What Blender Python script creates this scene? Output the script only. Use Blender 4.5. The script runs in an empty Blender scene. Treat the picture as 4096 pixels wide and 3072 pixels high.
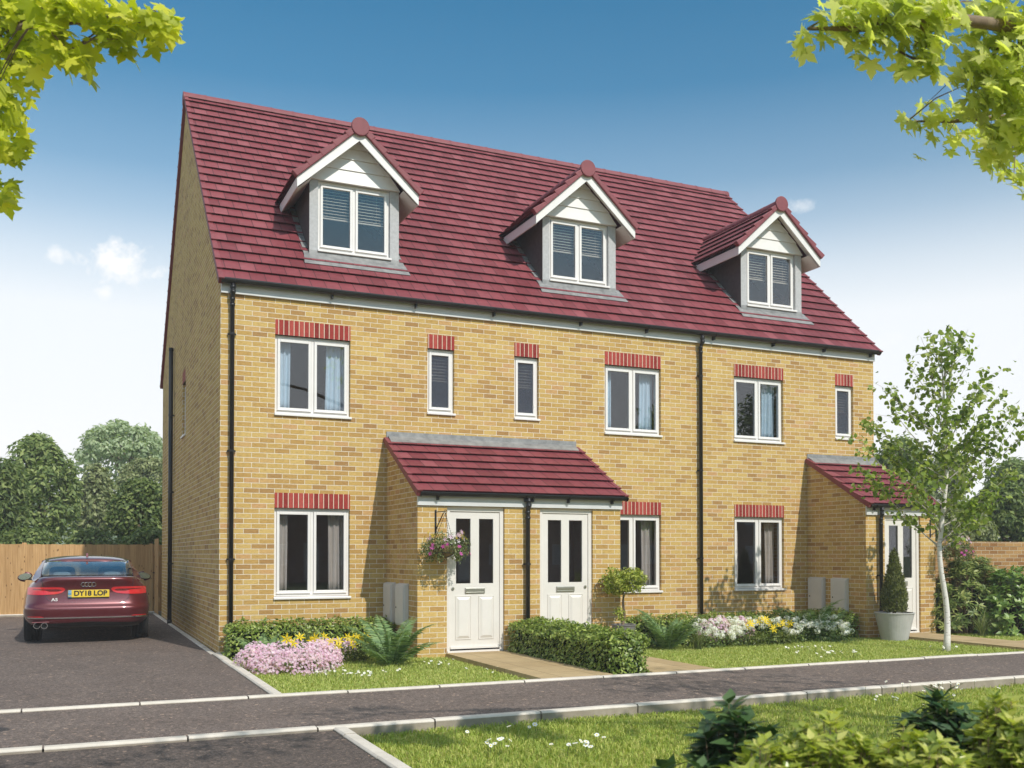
import bpy, bmesh, math, random
import numpy as np
from mathutils import Vector, Matrix
R = math.radians
rng = np.random.default_rng(7)
random.seed(7)
S = bpy.context.scene
COL = S.collection

# ------------------------------------------------------------------ camera
CX, CY, CH = -1.9937, -14.80, 1.42
YAW, PITCH = 0.4232, 0.0187
FPX, PY = 3933.14, 2144.96
cam_d = bpy.data.cameras.new('camera')
cam = bpy.data.objects.new('camera', cam_d); COL.objects.link(cam)
cam.location = (CX, CY, CH)
cam.rotation_euler = (R(90) + PITCH, 0, -YAW)
cam_d.sensor_width = 36
cam_d.lens = FPX / 4096 * 36
cam_d.shift_y = (PY - 1536) / 4096
cam_d.clip_end = 3000
cam_d.dof.use_dof = True
cam_d.dof.focus_distance = 15.5
cam_d.dof.aperture_fstop = 4.4
S.camera = cam

def ray_dir(u, w):
    r = (u - 2048) / FPX; up = (PY - w) / FPX
    sp, cp = math.sin(PITCH), math.cos(PITCH)
    fw = cp - up * sp; u2 = sp + up * cp
    s, c = math.sin(YAW), math.cos(YAW)
    return np.array([r * c + fw * s, -r * s + fw * c, u2])
def at(u, w, depth):            # point at a forward depth (m); u, w in 2212-wide photo pixels
    d = ray_dir(u * 1.85172, w * 1.85172)
    k = depth / (d[0] * math.sin(YAW) + d[1] * math.cos(YAW))
    return np.array([CX, CY, CH]) + d * k

# ------------------------------------------------------------------ object helpers
ORG = {}
def tag(o, label=None, cat=None, group=None, kind=None):
    if label: o['label'] = label
    if cat: o['category'] = cat
    if group: o['group'] = group
    if kind: o['kind'] = kind
    return o
def thing(name, label, cat, loc, group=None):
    o = bpy.data.objects.new(name, None); COL.objects.link(o)
    o.location = loc; o.empty_display_size = .2
    ORG[o.name] = np.array(loc, float)
    return tag(o, label, cat, group)
def link_mesh(name, me, parent=None, org=None):
    o = bpy.data.objects.new(name, me); COL.objects.link(o)
    if parent is not None:
        o.parent = parent; ORG[o.name] = ORG[parent.name]
    else:
        org = np.array(org if org is not None else (0, 0, 0), float)
        o.location = org; ORG[o.name] = org
    return o

class MB:
    def __init__(s, T=None):
        s.v = []; s.f = []; s.uv = []; s.T = T
    def P(s, p):
        return tuple(s.T(*p)) if s.T else tuple(p)
    def quad(s, *pts, uv=None):
        i = len(s.v)
        s.v += [s.P(p) for p in pts]
        s.f.append(tuple(range(i, i + len(pts))))
        s.uv.append(uv if uv else [(0, 0)] * len(pts))
    def box(s, x0, x1, y0, y1, z0, z1):
        i = len(s.v)
        s.v += [s.P(p) for p in ((x0,y0,z0),(x1,y0,z0),(x1,y1,z0),(x0,y1,z0),(x0,y0,z1),(x1,y0,z1),(x1,y1,z1),(x0,y1,z1))]
        for q in ((0,3,2,1),(4,5,6,7),(0,1,5,4),(1,2,6,5),(2,3,7,6),(3,0,4,7)):
            s.f.append(tuple(i + k for k in q)); s.uv.append([(0, 0)] * 4)
    def hexa(s, p8):
        i = len(s.v)
        s.v += [s.P(p) for p in p8]
        for q in ((0,3,2,1),(4,5,6,7),(0,1,5,4),(1,2,6,5),(2,3,7,6),(3,0,4,7)):
            s.f.append(tuple(i + k for k in q)); s.uv.append([(0, 0)] * 4)
    def bar(s, a, b, w, up, h):     # box beam from a to b, width w sideways, height h along up
        a = np.array(a, float); b = np.array(b, float); d = b - a; d /= np.linalg.norm(d)
        up = np.array(up, float); up -= d * up.dot(d); up /= np.linalg.norm(up)
        sd = np.cross(d, up)
        q = []
        for u0 in (-h / 2, h / 2):
            for p, sg in ((a, -1), (b, -1), (b, 1), (a, 1)):
                q.append(p + up * u0 + sd * sg * w / 2)
        s.hexa(q)
    def poly_prism(s, pts, axis, d0, d1):      # pts 2-D, extruded along axis 'x','y','z'
        def mk(p, d):
            return {'x': (d, p[0], p[1]), 'y': (p[0], d, p[1]), 'z': (p[0], p[1], d)}[axis]
        n = len(pts); i = len(s.v)
        s.v += [s.P(mk(p, d0)) for p in pts] + [s.P(mk(p, d1)) for p in pts]
        s.f.append(tuple(range(i, i + n))[::-1]); s.uv.append([(0, 0)] * n)
        s.f.append(tuple(range(i + n, i + 2 * n))); s.uv.append([(0, 0)] * n)
        for k in range(n):
            s.f.append((i + k, i + (k + 1) % n, i + n + (k + 1) % n, i + n + k)); s.uv.append([(0, 0)] * 4)
    def tube(s, pts, rad, n=8, caps=True, arc=(0, 2 * math.pi), ref=(0, 0, 1)):
        pts = [np.array(p, float) for p in pts]
        if np.isscalar(rad): rad = [rad] * len(pts)
        i = len(s.v); full = abs(arc[1] - arc[0] - 2 * math.pi) < 1e-6
        m = n if full else n + 1
        for k, p in enumerate(pts):
            d = pts[min(k + 1, len(pts) - 1)] - pts[max(k - 1, 0)]
            d = d / (np.linalg.norm(d) + 1e-9)
            r0 = np.array(ref, float)
            if abs(d.dot(r0)) > .95: r0 = np.array((1., 0, 0)) if abs(d[0]) < .9 else np.array((0, 1., 0))
            a = np.cross(d, r0); a /= np.linalg.norm(a); b = np.cross(a, d)
            for j in range(m):
                t = arc[0] + (arc[1] - arc[0]) * j / n
                s.v.append(s.P(p + rad[k] * (math.cos(t) * a + math.sin(t) * b)))
        for k in range(len(pts) - 1):
            for j in range(n):
                j2 = (j + 1) % m
                s.f.append((i + k * m + j, i + k * m + j2, i + (k + 1) * m + j2, i + (k + 1) * m + j)); s.uv.append([(0, 0)] * 4)
        if not full:
            for k in range(len(pts) - 1):
                s.f.append((i + k * m + n, i + k * m, i + (k + 1) * m, i + (k + 1) * m + n)); s.uv.append([(0, 0)] * 4)
        if caps:
            s.f.append(tuple(i + j for j in range(m))[::-1]); s.uv.append([(0, 0)] * m)
            e = i + (len(pts) - 1) * m
            s.f.append(tuple(e + j for j in range(m))); s.uv.append([(0, 0)] * m)
    def lathe(s, prof, c, n=24):        # prof [(r,z)] around vertical axis at c
        i = len(s.v)
        for r, z in prof:
            for j in range(n):
                t = 2 * math.pi * j / n
                s.v.append(s.P((c[0] + r * math.cos(t), c[1] + r * math.sin(t), c[2] + z)))
        for k in range(len(prof) - 1):
            for j in range(n):
                j2 = (j + 1) % n
                s.f.append((i + k * n + j, i + k * n + j2, i + (k + 1) * n + j2, i + (k + 1) * n + j)); s.uv.append([(0, 0)] * 4)
        s.f.append(tuple(i + j for j in range(n))[::-1]); s.uv.append([(0, 0)] * n)
        e = i + (len(prof) - 1) * n
        s.f.append(tuple(e + j for j in range(n))); s.uv.append([(0, 0)] * n)
    def grid(s, fn, nu, nv):            # fn(a,b) with a,b in 0..1
        i = len(s.v)
        for a in range(nu + 1):
            for b in range(nv + 1):
                s.v.append(s.P(fn(a / nu, b / nv)))
        for a in range(nu):
            for b in range(nv):
                q = i + a * (nv + 1) + b
                s.f.append((q, q + nv + 1, q + nv + 2, q + 1)); s.uv.append([(0, 0)] * 4)
    def build(s, name, mat, parent=None, org=None, smooth=False, fix=True, bevel=0, uv=False, subsurf=0, merge=False, solid=0):
        o0 = ORG[parent.name] if parent is not None else np.array(org if org is not None else (0, 0, 0), float)
        v = np.array(s.v, float) - o0
        me = bpy.data.meshes.new(name)
        me.from_pydata([tuple(p) for p in v], [], s.f)
        if uv:
            ul = me.uv_layers.new(name='UVMap')
            flat = np.array([c for q in s.uv for c in q], float).ravel()
            ul.data.foreach_set('uv', flat)
        if fix or merge:
            bm = bmesh.new(); bm.from_mesh(me)
            if merge: bmesh.ops.remove_doubles(bm, verts=bm.verts, dist=1e-4)
            if fix: bmesh.ops.recalc_face_normals(bm, faces=bm.faces)
            bm.to_mesh(me); bm.free()
        me.materials.append(mat)
        if smooth:
            me.polygons.foreach_set('use_smooth', [True] * len(me.polygons))
        o = link_mesh(name, me, parent, o0)
        if solid:
            m = o.modifiers.new('solid', 'SOLIDIFY'); m.thickness = solid; m.offset = 0
        if bevel:
            m = o.modifiers.new('bevel', 'BEVEL'); m.width = bevel; m.segments = 2; m.limit_method = 'ANGLE'
        if subsurf:
            m = o.modifiers.new('sub', 'SUBSURF'); m.levels = subsurf; m.render_levels = subsurf
        return o

def fast_mesh(name, V, F, mat, parent=None, org=None, smooth=False):
    """V (n,3) array, F (m,k) index array with one polygon size"""
    o0 = ORG[parent.name] if parent is not None else np.array(org if org is not None else (0, 0, 0), float)
    V = np.asarray(V, np.float32) - o0.astype(np.float32)
    F = np.asarray(F, np.int32)
    me = bpy.data.meshes.new(name)
    me.vertices.add(len(V)); me.vertices.foreach_set('co', V.ravel())
    k = F.shape[1]
    me.loops.add(F.size); me.loops.foreach_set('vertex_index', F.ravel())
    me.polygons.add(len(F)); me.polygons.foreach_set('loop_start', np.arange(0, F.size, k, dtype=np.int32))
    try: me.polygons.foreach_set('loop_total', np.full(len(F), k, np.int32))
    except Exception: pass
    me.update(calc_edges=True); me.validate()
    if smooth: me.polygons.foreach_set('use_smooth', [True] * len(me.polygons))
    me.materials.append(mat)
    return link_mesh(name, me, parent, o0)

def unit(a):
    a = np.asarray(a, float)
    return a / (np.linalg.norm(a, axis=-1, keepdims=True) + 1e-9)

def scatter(shape, pos, nrm, size, along=None):
    """place a leaf shape (verts (k,3), faces (m,q)) at pos with normal nrm; long axis 'along' or random"""
    sv, sf = shape
    sv = np.array(sv, float); sf = np.array(sf, int)
    pos = np.asarray(pos, float); n = len(pos)
    nrm = unit(nrm)
    if along is None: along = rng.normal(size=(n, 3))
    along = np.asarray(along, float)
    t = unit(along - nrm * (along * nrm).sum(1, keepdims=True))
    b = np.cross(nrm, t)
    size = np.broadcast_to(np.asarray(size, float), (n,))[:, None, None]
    V = pos[:, None, :] + size * (sv[None, :, 0:1] * t[:, None, :] + sv[None, :, 1:2] * b[:, None, :] + sv[None, :, 2:3] * nrm[:, None, :])
    F = sf[None] + (np.arange(n) * len(sv))[:, None, None]
    return V.reshape(-1, 3), F.reshape(-1, sf.shape[1])

LEAF = ([(0,0,0),(.4,.27,.07),(1,0,-.08),(.4,-.27,.07),(.45,0,0)], [(0,4,2,1),(0,3,2,4)])
LEAF_NARROW = ([(0,0,0),(.4,.15,.05),(1,0,-.14),(.4,-.15,.05),(.45,0,0)], [(0,4,2,1),(0,3,2,4)])
LEAF_ROUND = ([(0,0,0),(.3,.38,.06),(.72,.3,.05),(1,0,-.1),(.72,-.3,.05),(.3,-.38,.06),(.5,0,0)], [(0,6,1),(1,6,2),(2,6,3),(3,6,4),(4,6,5),(5,6,0)])
_h = [(0,0),(-.06,.10),(-.22,.22),(-.12,.27),(-.16,.48),(.0,.40),(.10,.30),(.16,.24),(.24,.44),(.36,.47),(.44,.66),(.56,.48),(.58,.36),(.50,.18),(.66,.22),(.76,.14),(1.02,0)]
_pts = _h + [(x, -y) for x, y in _h[-2:0:-1]]
_mv = [(x, y, -.22 * ((x - .3) ** 2 + y * y)) for x, y in _pts] + [(.3, 0, .02)]
MAPLE = (_mv, [(len(_pts), i, (i + 1) % len(_pts)) for i in range(len(_pts))])
FLOWER5 = ([(0,0,-.1)] + [(math.cos(R(72*k+s))*r, math.sin(R(72*k+s))*r, 0.05) for k in range(5) for s, r in ((-26,.42),(0,.5),(26,.42))],
           [(0, 1+3*k, 2+3*k, 3+3*k) for k in range(5)])
STAR6 = ([(0,0,-.15)] + [(math.cos(R(60*k+s))*r, math.sin(R(60*k+s))*r, z) for k in range(6) for s, r, z in ((-20,.26,.0),(0,.56,.04),(20,.26,.0))],
         [(0, 1+3*k, 2+3*k, 3+3*k) for k in range(6)])

# ------------------------------------------------------------------ materials
class NT:
    def __init__(s, name):
        s.m = bpy.data.materials.new(name); s.m.use_nodes = True
        s.t = s.m.node_tree; s.t.nodes.clear()
        s.out = s.t.nodes.new('ShaderNodeOutputMaterial')
    def n(s, typ, ins=None, **kw):
        nd = s.t.nodes.new('ShaderNode' + typ)
        for k, v in kw.items(): setattr(nd, k, v)
        for k, v in (ins or {}).items():
            s.set(nd.inputs[k], v)
        return nd
    def set(s, sock, v):
        if isinstance(v, bpy.types.NodeSocket): s.t.links.new(v, sock)
        elif isinstance(v, bpy.types.Node): s.t.links.new(v.outputs[0], sock)
        else: sock.default_value = v
    def math(s, op, a, b=0.0, c=0.0):
        nd = s.t.nodes.new('ShaderNodeMath'); nd.operation = op
        s.set(nd.inputs[0], a); s.set(nd.inputs[1], b)
        if op in ('MULTIPLY_ADD', 'SMOOTH_MIN', 'COMPARE'): s.set(nd.inputs[2], c)
        return nd.outputs[0]
    def mix(s, f, a, b, blend='MIX'):
        nd = s.t.nodes.new('ShaderNodeMix'); nd.data_type = 'RGBA'; nd.blend_type = blend
        s.set(nd.inputs[0], f); s.set(nd.inputs[6], a); s.set(nd.inputs[7], b)
        return nd.outputs[2]
    def ramp(s, f, stops, interp='LINEAR'):
        nd = s.t.nodes.new('ShaderNodeValToRGB'); nd.color_ramp.interpolation = interp
        el = nd.color_ramp.elements
        while len(el) < len(stops): el.new(.5)
        for e, (p, c) in zip(el, stops): e.position = p; e.color = c if len(c) == 4 else (*c, 1)
        s.set(nd.inputs[0], f); return nd.outputs[0]
    def noise(s, vec, scale, detail=3, rough=.5):
        nd = s.n('TexNoise', {'Scale': scale, 'Detail': detail, 'Roughness': rough})
        if vec is not None: s.set(nd.inputs['Vector'], vec)
        return nd.outputs[0]
    def obj(s): return s.n('TexCoord').outputs['Object']
    def bump(s, h, strength=.3, dist=.01):
        return s.n('Bump', {'Height': h, 'Strength': strength, 'Distance': dist}).outputs[0]
    def bsdf(s, col, rough=.6, metal=0, spec=.5, normal=None, **kw):
        nd = s.n('BsdfPrincipled', {'Base Color': col, 'Roughness': rough, 'Metallic': metal, 'Specular IOR Level': spec})
        if normal is not None: s.set(nd.inputs['Normal'], normal)
        for k, v in kw.items(): s.set(nd.inputs[k], v)
        return nd
    def done(s, shader):
        s.set(s.out.inputs[0], shader.outputs[0] if isinstance(shader, bpy.types.Node) else shader); return s.m
def c4(c): return (*c, 1)

def mat_plain(name, c1, c2=None, scale=8, rough=.5, metal=0, spec=.5, bump=0, bscale=60, coat=0):
    t = NT(name); o = t.obj()
    col = c4(c1)
    if c2: col = t.ramp(t.noise(o, scale, 5, .6), [(.3, c1), (.7, c2)])
    nm = t.bump(t.noise(o, bscale, 3), bump, .01) if bump else None
    b = t.bsdf(col, rough, metal, spec, nm)
    if coat: b.inputs['Coat Weight'].default_value = coat; b.inputs['Coat Roughness'].default_value = .03
    return t.done(b)

def mat_brick(name, stops, mortar, proud=.3):
    t = NT(name); o = t.obj()
    sx = t.n('SeparateXYZ', {0: o})
    gn = t.n('SeparateXYZ', {0: t.n('NewGeometry').outputs['True Normal']})
    side = t.math('GREATER_THAN', t.math('ABSOLUTE', gn.outputs[0]), .6)
    flat = t.math('GREATER_THAN', t.math('ABSOLUTE', gn.outputs[2]), .6)
    u = t.math('ADD', t.math('MULTIPLY', sx.outputs[0], t.math('SUBTRACT', 1, side)), t.math('MULTIPLY', t.math('ADD', sx.outputs[1], .1125), side))
    v = t.math('ADD', t.math('MULTIPLY', sx.outputs[2], t.math('SUBTRACT', 1, flat)), t.math('MULTIPLY', sx.outputs[1], flat))
    v = t.math('ADD', v, .75)
    row = t.math('FLOOR', t.math('DIVIDE', v, .075))
    uo = t.math('ADD', t.math('DIVIDE', u, .225), t.math('MULTIPLY', t.math('MODULO', row, 2), .5))
    uo = t.math('ADD', uo, 100)
    col = t.math('FLOOR', uo)
    fu = t.math('MULTIPLY', t.math('FRACT', uo), .225)
    fv = t.math('MULTIPLY', t.math('FRACT', t.math('DIVIDE', v, .075)), .075)
    wob = t.math('MULTIPLY', t.math('SUBTRACT', t.noise(o, 60, 2), .5), .006)
    m = t.math('MAXIMUM', t.math('LESS_THAN', t.math('ADD', fu, wob), .0080), t.math('LESS_THAN', t.math('ADD', fv, wob), .0086))
    cid = t.n('CombineXYZ', {0: col, 1: row, 2: t.math('MULTIPLY', side, 7)})
    wn = t.n('TexWhiteNoise', {'Vector': cid}, noise_dimensions='3D')
    bc = t.ramp(wn.outputs[0], stops)
    mott = t.noise(t.n('VectorMath', {0: o, 1: (12, 12, 40)}, operation='MULTIPLY'), 1.6, 6, .65)
    bc = t.mix(.85, bc, t.ramp(mott, [(.25, (.62, .56, .50)), (.5, (1, 1, 1)), (.78, (1.2, 1.17, 1.1))]), 'MULTIPLY')
    big = t.noise(o, .55, 4, .6)
    bc = t.mix(.35, bc, t.ramp(big, [(.3, (.8, .76, .72)), (.7, (1.12, 1.1, 1.05))]), 'MULTIPLY')
    pale = t.math('GREATER_THAN', t.noise(t.n('VectorMath', {0: o, 1: (5, 5, 14)}, operation='MULTIPLY'), 2.2, 8, .7), .655)
    bc = t.mix(t.math('MULTIPLY', pale, .45), bc, (.78, .70, .56, 1))
    mc = t.mix(.5, c4(mortar), t.ramp(t.noise(o, 30, 4), [(.3, (.7, .7, .7)), (.7, (1.2, 1.2, 1.2))]), 'MULTIPLY')
    c = t.mix(m, bc, mc)
    h = t.math('ADD', t.math('MULTIPLY', t.math('SUBTRACT', 1, m), 1.0), t.math('MULTIPLY', mott, .45))
    return t.done(t.bsdf(c, .9, 0, .15, t.bump(h, .55, .006)))

def mat_soldier(name):
    t = NT(name); o = t.obj()
    sx = t.n('SeparateXYZ', {0: o})
    gn = t.n('SeparateXYZ', {0: t.n('NewGeometry').outputs['True Normal']})
    side = t.math('GREATER_THAN', t.math('ABSOLUTE', gn.outputs[0]), .6)
    u = t.math('ADD', t.math('MULTIPLY', sx.outputs[0], t.math('SUBTRACT', 1, side)), t.math('MULTIPLY', sx.outputs[1], side))
    uu = t.math('DIVIDE', t.math('ADD', u, .005), .0765)
    col = t.math('FLOOR', uu); f = t.math('FRACT', uu)
    m = t.math('LESS_THAN', t.math('ADD', f, t.math('MULTIPLY', t.math('SUBTRACT', t.noise(o, 40), .5), .05)), .14)
    wn = t.n('TexWhiteNoise', {'W': col}, noise_dimensions='1D')
    bc = t.ramp(wn.outputs[0], [(0, (.25, .035, .03)), (.5, (.36, .055, .045)), (1, (.44, .09, .07))])
    mt = t.noise(t.n('VectorMath', {0: o, 1: (40, 40, 14)}, operation='MULTIPLY'), 1.5, 6, .65)
    bc = t.mix(.6, bc, t.ramp(mt, [(.3, (.6, .6, .6)), (.6, (1.1, 1.1, 1.1)), (.8, (1.5, 1.6, 1.6))]), 'MULTIPLY')
    c = t.mix(m, bc, (.62, .55, .42, 1))
    return t.done(t.bsdf(c, .9, 0, .15, t.bump(t.math('SUBTRACT', mt, m), .4, .005)))

def mat_tile(name, stops):
    t = NT(name)
    uv = t.n('TexCoord').outputs['UV']; o = t.obj()
    s = t.n('SeparateXYZ', {0: uv})
    col = t.math('FLOOR', s.outputs[0]); row = t.math('FLOOR', s.outputs[1])
    f = t.math('FRACT', s.outputs[0])
    wn = t.n('TexWhiteNoise', {'Vector': t.n('CombineXYZ', {0: col, 1: row})}, noise_dimensions='3D')
    bc = t.ramp(wn.outputs[0], stops)
    ns = t.noise(o, 9, 6, .7)
    bc = t.mix(.55, bc, t.ramp(ns, [(.3, (.68, .66, .66)), (.55, (1, 1, 1)), (.8, (1.3, 1.32, 1.32))]), 'MULTIPLY')
    bc = t.mix(.3, bc, t.ramp(t.noise(o, .7, 3), [(.3, (.8, .8, .82)), (.7, (1.15, 1.12, 1.12))]), 'MULTIPLY')
    j = t.math('LESS_THAN', t.math('ABSOLUTE', t.math('SUBTRACT', f, .5)), .478)
    c = t.mix(j, (.03, .008, .011, 1), bc)
    h = t.math('ADD', t.math('MULTIPLY', j, 1), t.math('MULTIPLY', t.noise(o, 120, 3), .3))
    return t.done(t.bsdf(c, .62, 0, .35, t.bump(h, .4, .006)))

def mat_leaf(name, c1, c2, c3=None, rough=.45, trans=.35, spec=.4):
    t = NT(name)
    g = t.n('NewGeometry')
    stops = [(0, c1), (1, c2)] if c3 is None else [(0, c1), (.55, c2), (1, c3)]
    col = t.ramp(g.outputs['Random Per Island'], stops)
    b = t.bsdf(col, rough, 0, spec)
    tr = t.n('BsdfTranslucent', {'Color': t.mix(1.0, col, (1.25, 1.35, .6, 1), 'MULTIPLY')})
    ms = t.n('MixShader', {0: trans, 1: b.outputs[0], 2: tr.outputs[0]})
    return t.done(ms)

def mat_glass(name, tint=(.8, .82, .84), f0=1.0, rough=0.0, bump=0, opac=0, opcol=(.1, .1, .12)):
    t = NT(name)
    nm = None
    if bump: nm = t.bump(t.n('TexVoronoi', {'Vector': t.obj(), 'Scale': 55}).outputs[0], bump, .02)
    bf = t.n('NewGeometry').outputs['Backfacing']
    fr = t.n('Fresnel', {'IOR': t.math('ADD', 1.52, t.math('MULTIPLY', bf, 1 / 1.52 - 1.52))})
    gl = t.n('BsdfGlossy', {'Roughness': rough})
    if nm is not None: t.set(fr.inputs['Normal'], nm); t.set(gl.inputs['Normal'], nm)
    tr = t.n('BsdfTransparent', {'Color': c4(tint)})
    base = tr.outputs[0]
    if opac:
        d = t.n('BsdfDiffuse', {'Color': c4(opcol)})
        base = t.n('MixShader', {0: opac, 1: base, 2: d.outputs[0]}).outputs[0]
    ms = t.n('MixShader', {0: t.math('MINIMUM', t.math('MULTIPLY', fr.outputs[0], f0), 1), 1: base, 2: gl.outputs[0]})
    return t.done(ms)

def mat_asphalt(name, base=.085):
    t = NT(name); o = t.obj()
    n1 = t.noise(o, 1.3, 5, .6); n2 = t.n('TexVoronoi', {'Vector': o, 'Scale': 75}); n3 = t.noise(o, 230, 2)
    b = base
    c = t.ramp(n1, [(.3, (b*1.12, b*.88, b*.76)), (.7, (b*1.4, b*1.12, b*.98))])
    sp = t.ramp(n2.outputs['Color'], [(.0, (.5, .5, .5)), (.6, (1, 1, 1)), (.86, (1.5, 1.45, 1.4)), (1, (3.0, 2.8, 2.5))])
    c = t.mix(.8, c, sp, 'MULTIPLY')
    fl = t.n('TexVoronoi', {'Vector': o, 'Scale': 33})
    c = t.mix(.9, c, t.ramp(fl.outputs['Color'], [(0, (.62, .61, .60)), (.5, (1, 1, 1)), (.86, (1.2, 1.17, 1.13)), (.93, (2.6, 2.35, 2.05))]), 'MULTIPLY')
    c = t.mix(.5, c, t.ramp(n3, [(.3, (.55, .55, .55)), (.7, (1.5, 1.5, 1.5))]), 'MULTIPLY')
    return t.done(t.bsdf(c, .88, 0, .3, t.bump(t.math('ADD', n2.outputs[0], n3), .6, .006)))

def mat_wood(name):
    t = NT(name); o = t.obj()
    sx = t.n('SeparateXYZ', {0: o})
    bid = t.math('FLOOR', t.math('DIVIDE', t.math('ADD', sx.outputs[0], sx.outputs[1]), .125))
    wn = t.n('TexWhiteNoise', {'W': bid}, noise_dimensions='1D')
    off = t.n('CombineXYZ', {0: sx.outputs[0], 1: t.math('MULTIPLY', wn.outputs[0], 30), 2: sx.outputs[2]})
    grain = t.noise(t.n('VectorMath', {0: off, 1: (30, 1, 1.4)}, operation='MULTIPLY'), 1.5, 6, .6)
    c = t.ramp(grain, [(.25, (.34, .19, .075)), (.5, (.50, .31, .14)), (.75, (.60, .40, .20))])
    c = t.mix(.45, c, t.ramp(wn.outputs[0], [(0, (.75, .7, .66)), (1, (1.15, 1.12, 1.1))]), 'MULTIPLY')
    kn = t.n('TexVoronoi', {'Vector': t.n('VectorMath', {0: off, 1: (11, 1, 4.5)}, operation='MULTIPLY'), 'Scale': 1.0})
    k = t.math('LESS_THAN', kn.outputs[0], .13)
    c = t.mix(t.math('MULTIPLY', k, .75), c, (.10, .045, .02, 1))
    return t.done(t.bsdf(c, .75, 0, .2, t.bump(grain, .25, .004)))

M = {}
M['brick'] = mat_brick('buff_brick', [(0, (.37, .215, .085)), (.10, (.45, .275, .095)), (.45, (.52, .342, .115)), (.85, (.58, .405, .15)), (1, (.53, .31, .14))], (.74, .67, .54))
M['brown_brick'] = mat_brick('brown_brick', [(0, (.34, .19, .13)), (1, (.5, .32, .22))], (.25, .22, .2))
M['garden_brick'] = mat_brick('garden_wall_brick', [(0, (.26, .13, .05)), (.5, (.37, .21, .085)), (1, (.45, .27, .11))], (.52, .45, .34))
M['soldier'] = mat_soldier('red_soldier_brick')
M['tile'] = mat_tile('burgundy_roof_tile', [(0, (.165, .030, .037)), (.35, (.205, .040, .049)), (.75, (.23, .050, .059)), (1, (.265, .070, .080))])
M['tile_plain'] = mat_plain('burgundy_ridge', (.18, .034, .042), (.235, .053, .062), 6, .6, bump=.2, bscale=90)
M['white'] = mat_plain('white_upvc', (.76, .73, .70), (.80, .77, .74), 3, .3)
M['white_paint'] = mat_plain('white_board_paint', (.74, .72, .69), (.79, .77, .74), 5, .45)
M['door'] = mat_plain('off_white_door', (.71, .67, .62), (.75, .71, .66), 4, .38, bump=.03, bscale=14)
M['fascia'] = mat_plain('pale_grey_fascia', (.60, .60, .59), (.66, .66, .65), 4, .4)
M['black_pvc'] = mat_plain('black_gutter', (.010, .010, .012), (.016, .015, .016), 6, .32)
M['lead'] = mat_plain('lead_flashing', (.19, .19, .19), (.34, .335, .325), 9, .55, .25, bump=.15, bscale=30)
M['render'] = mat_plain('grey_dormer_render', (.40, .40, .40), (.50, .50, .50), 22, .85, bump=.5, bscale=70)
M['metal'] = mat_plain('satin_metal', (.55, .53, .48), (.62, .6, .55), 9, .3, .9)
M['iron'] = mat_plain('black_iron', (.02, .02, .022), (.04, .04, .04), 12, .5, .6)
M['meter'] = mat_plain('grey_meter_box', (.58, .56, .54), (.64, .62, .6), 4, .5, bump=.05)
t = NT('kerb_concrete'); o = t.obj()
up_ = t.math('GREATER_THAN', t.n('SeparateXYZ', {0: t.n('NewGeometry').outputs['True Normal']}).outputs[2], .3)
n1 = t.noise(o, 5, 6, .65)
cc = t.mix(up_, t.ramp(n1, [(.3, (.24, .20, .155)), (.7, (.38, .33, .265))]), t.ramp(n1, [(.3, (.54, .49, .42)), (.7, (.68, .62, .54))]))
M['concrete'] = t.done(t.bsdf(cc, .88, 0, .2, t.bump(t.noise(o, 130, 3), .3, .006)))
M['asphalt'] = mat_asphalt('tarmac', .125)
M['asphalt2'] = mat_asphalt('dark_tarmac', .085)
M['asphalt3'] = mat_asphalt('drive_tarmac', .115)
M['wood'] = mat_wood('fence_wood')
M['soil'] = mat_plain('lawn_soil', (.24, .24, .055), (.36, .34, .10), 9, .95, spec=.1, bump=.4, bscale=50)
M['earth'] = mat_plain('earth', (.05, .035, .022), (.09, .065, .04), 20, .95, spec=.1, bump=.5)
M['field'] = mat_plain('field', (.06, .09, .025), (.10, .13, .04), .4, .95, spec=.1)
M['hill'] = mat_plain('wooded_hill', (.10, .14, .09), (.16, .19, .12), .05, .95, spec=.1)
M['glass'] = mat_glass('window_glass', (.88, .89, .92), 2.1)
M['obscure'] = mat_glass('obscured_glass', (.8, .8, .82), 1.1, .04, .9, .26, (.14, .16, .21))
M['inner'] = mat_plain('room_plaster', (.34, .27, .23), (.42, .34, .29), 3, .9)
M['cheek'] = mat_plain('dark_grey_cheek', (.055, .047, .046), (.085, .075, .073), 14, .8, bump=.4, bscale=50)
M['curtain_blue'] = mat_plain('pale_blue_curtain', (.62, .78, .84), (.70, .84, .88), 6, .9)
M['curtain_beige'] = mat_plain('beige_curtain', (.62, .54, .44), (.7, .62, .52), 6, .9)
M['blind'] = mat_plain('cream_blind', (.74, .64, .46), (.80, .70, .52), 6, .6)
t = NT('paving_slab'); o = t.obj()
bk = t.n('TexBrick', {'Vector': o, 'Color1': (.40, .29, .155, 1), 'Color2': (.48, .36, .20, 1), 'Mortar': (.24, .17, .09, 1), 'Scale': 1.0, 'Mortar Size': .006, 'Brick Width': .46, 'Row Height': .60, 'Bias': 0}, offset=0.0)
cc = t.mix(.5, bk.outputs[0], t.ramp(t.noise(o, 6, 5), [(.3, (.82, .82, .82)), (.7, (1.12, 1.12, 1.12))]), 'MULTIPLY')
M['slab'] = t.done(t.bsdf(cc, .85, 0, .2, t.bump(t.noise(o, 150, 3), .25, .004)))
# ------------------------------------------------------------------ the terrace of houses
W, B = 12.54, 9.70
SL = .965
def roof_z(y): return 5.42 + SL * (y + .15)
house = thing('terraced_house', 'terrace of three buff brick houses with burgundy tiled roof, dormers and white doors', 'house', (0, 0, 0))

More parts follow.
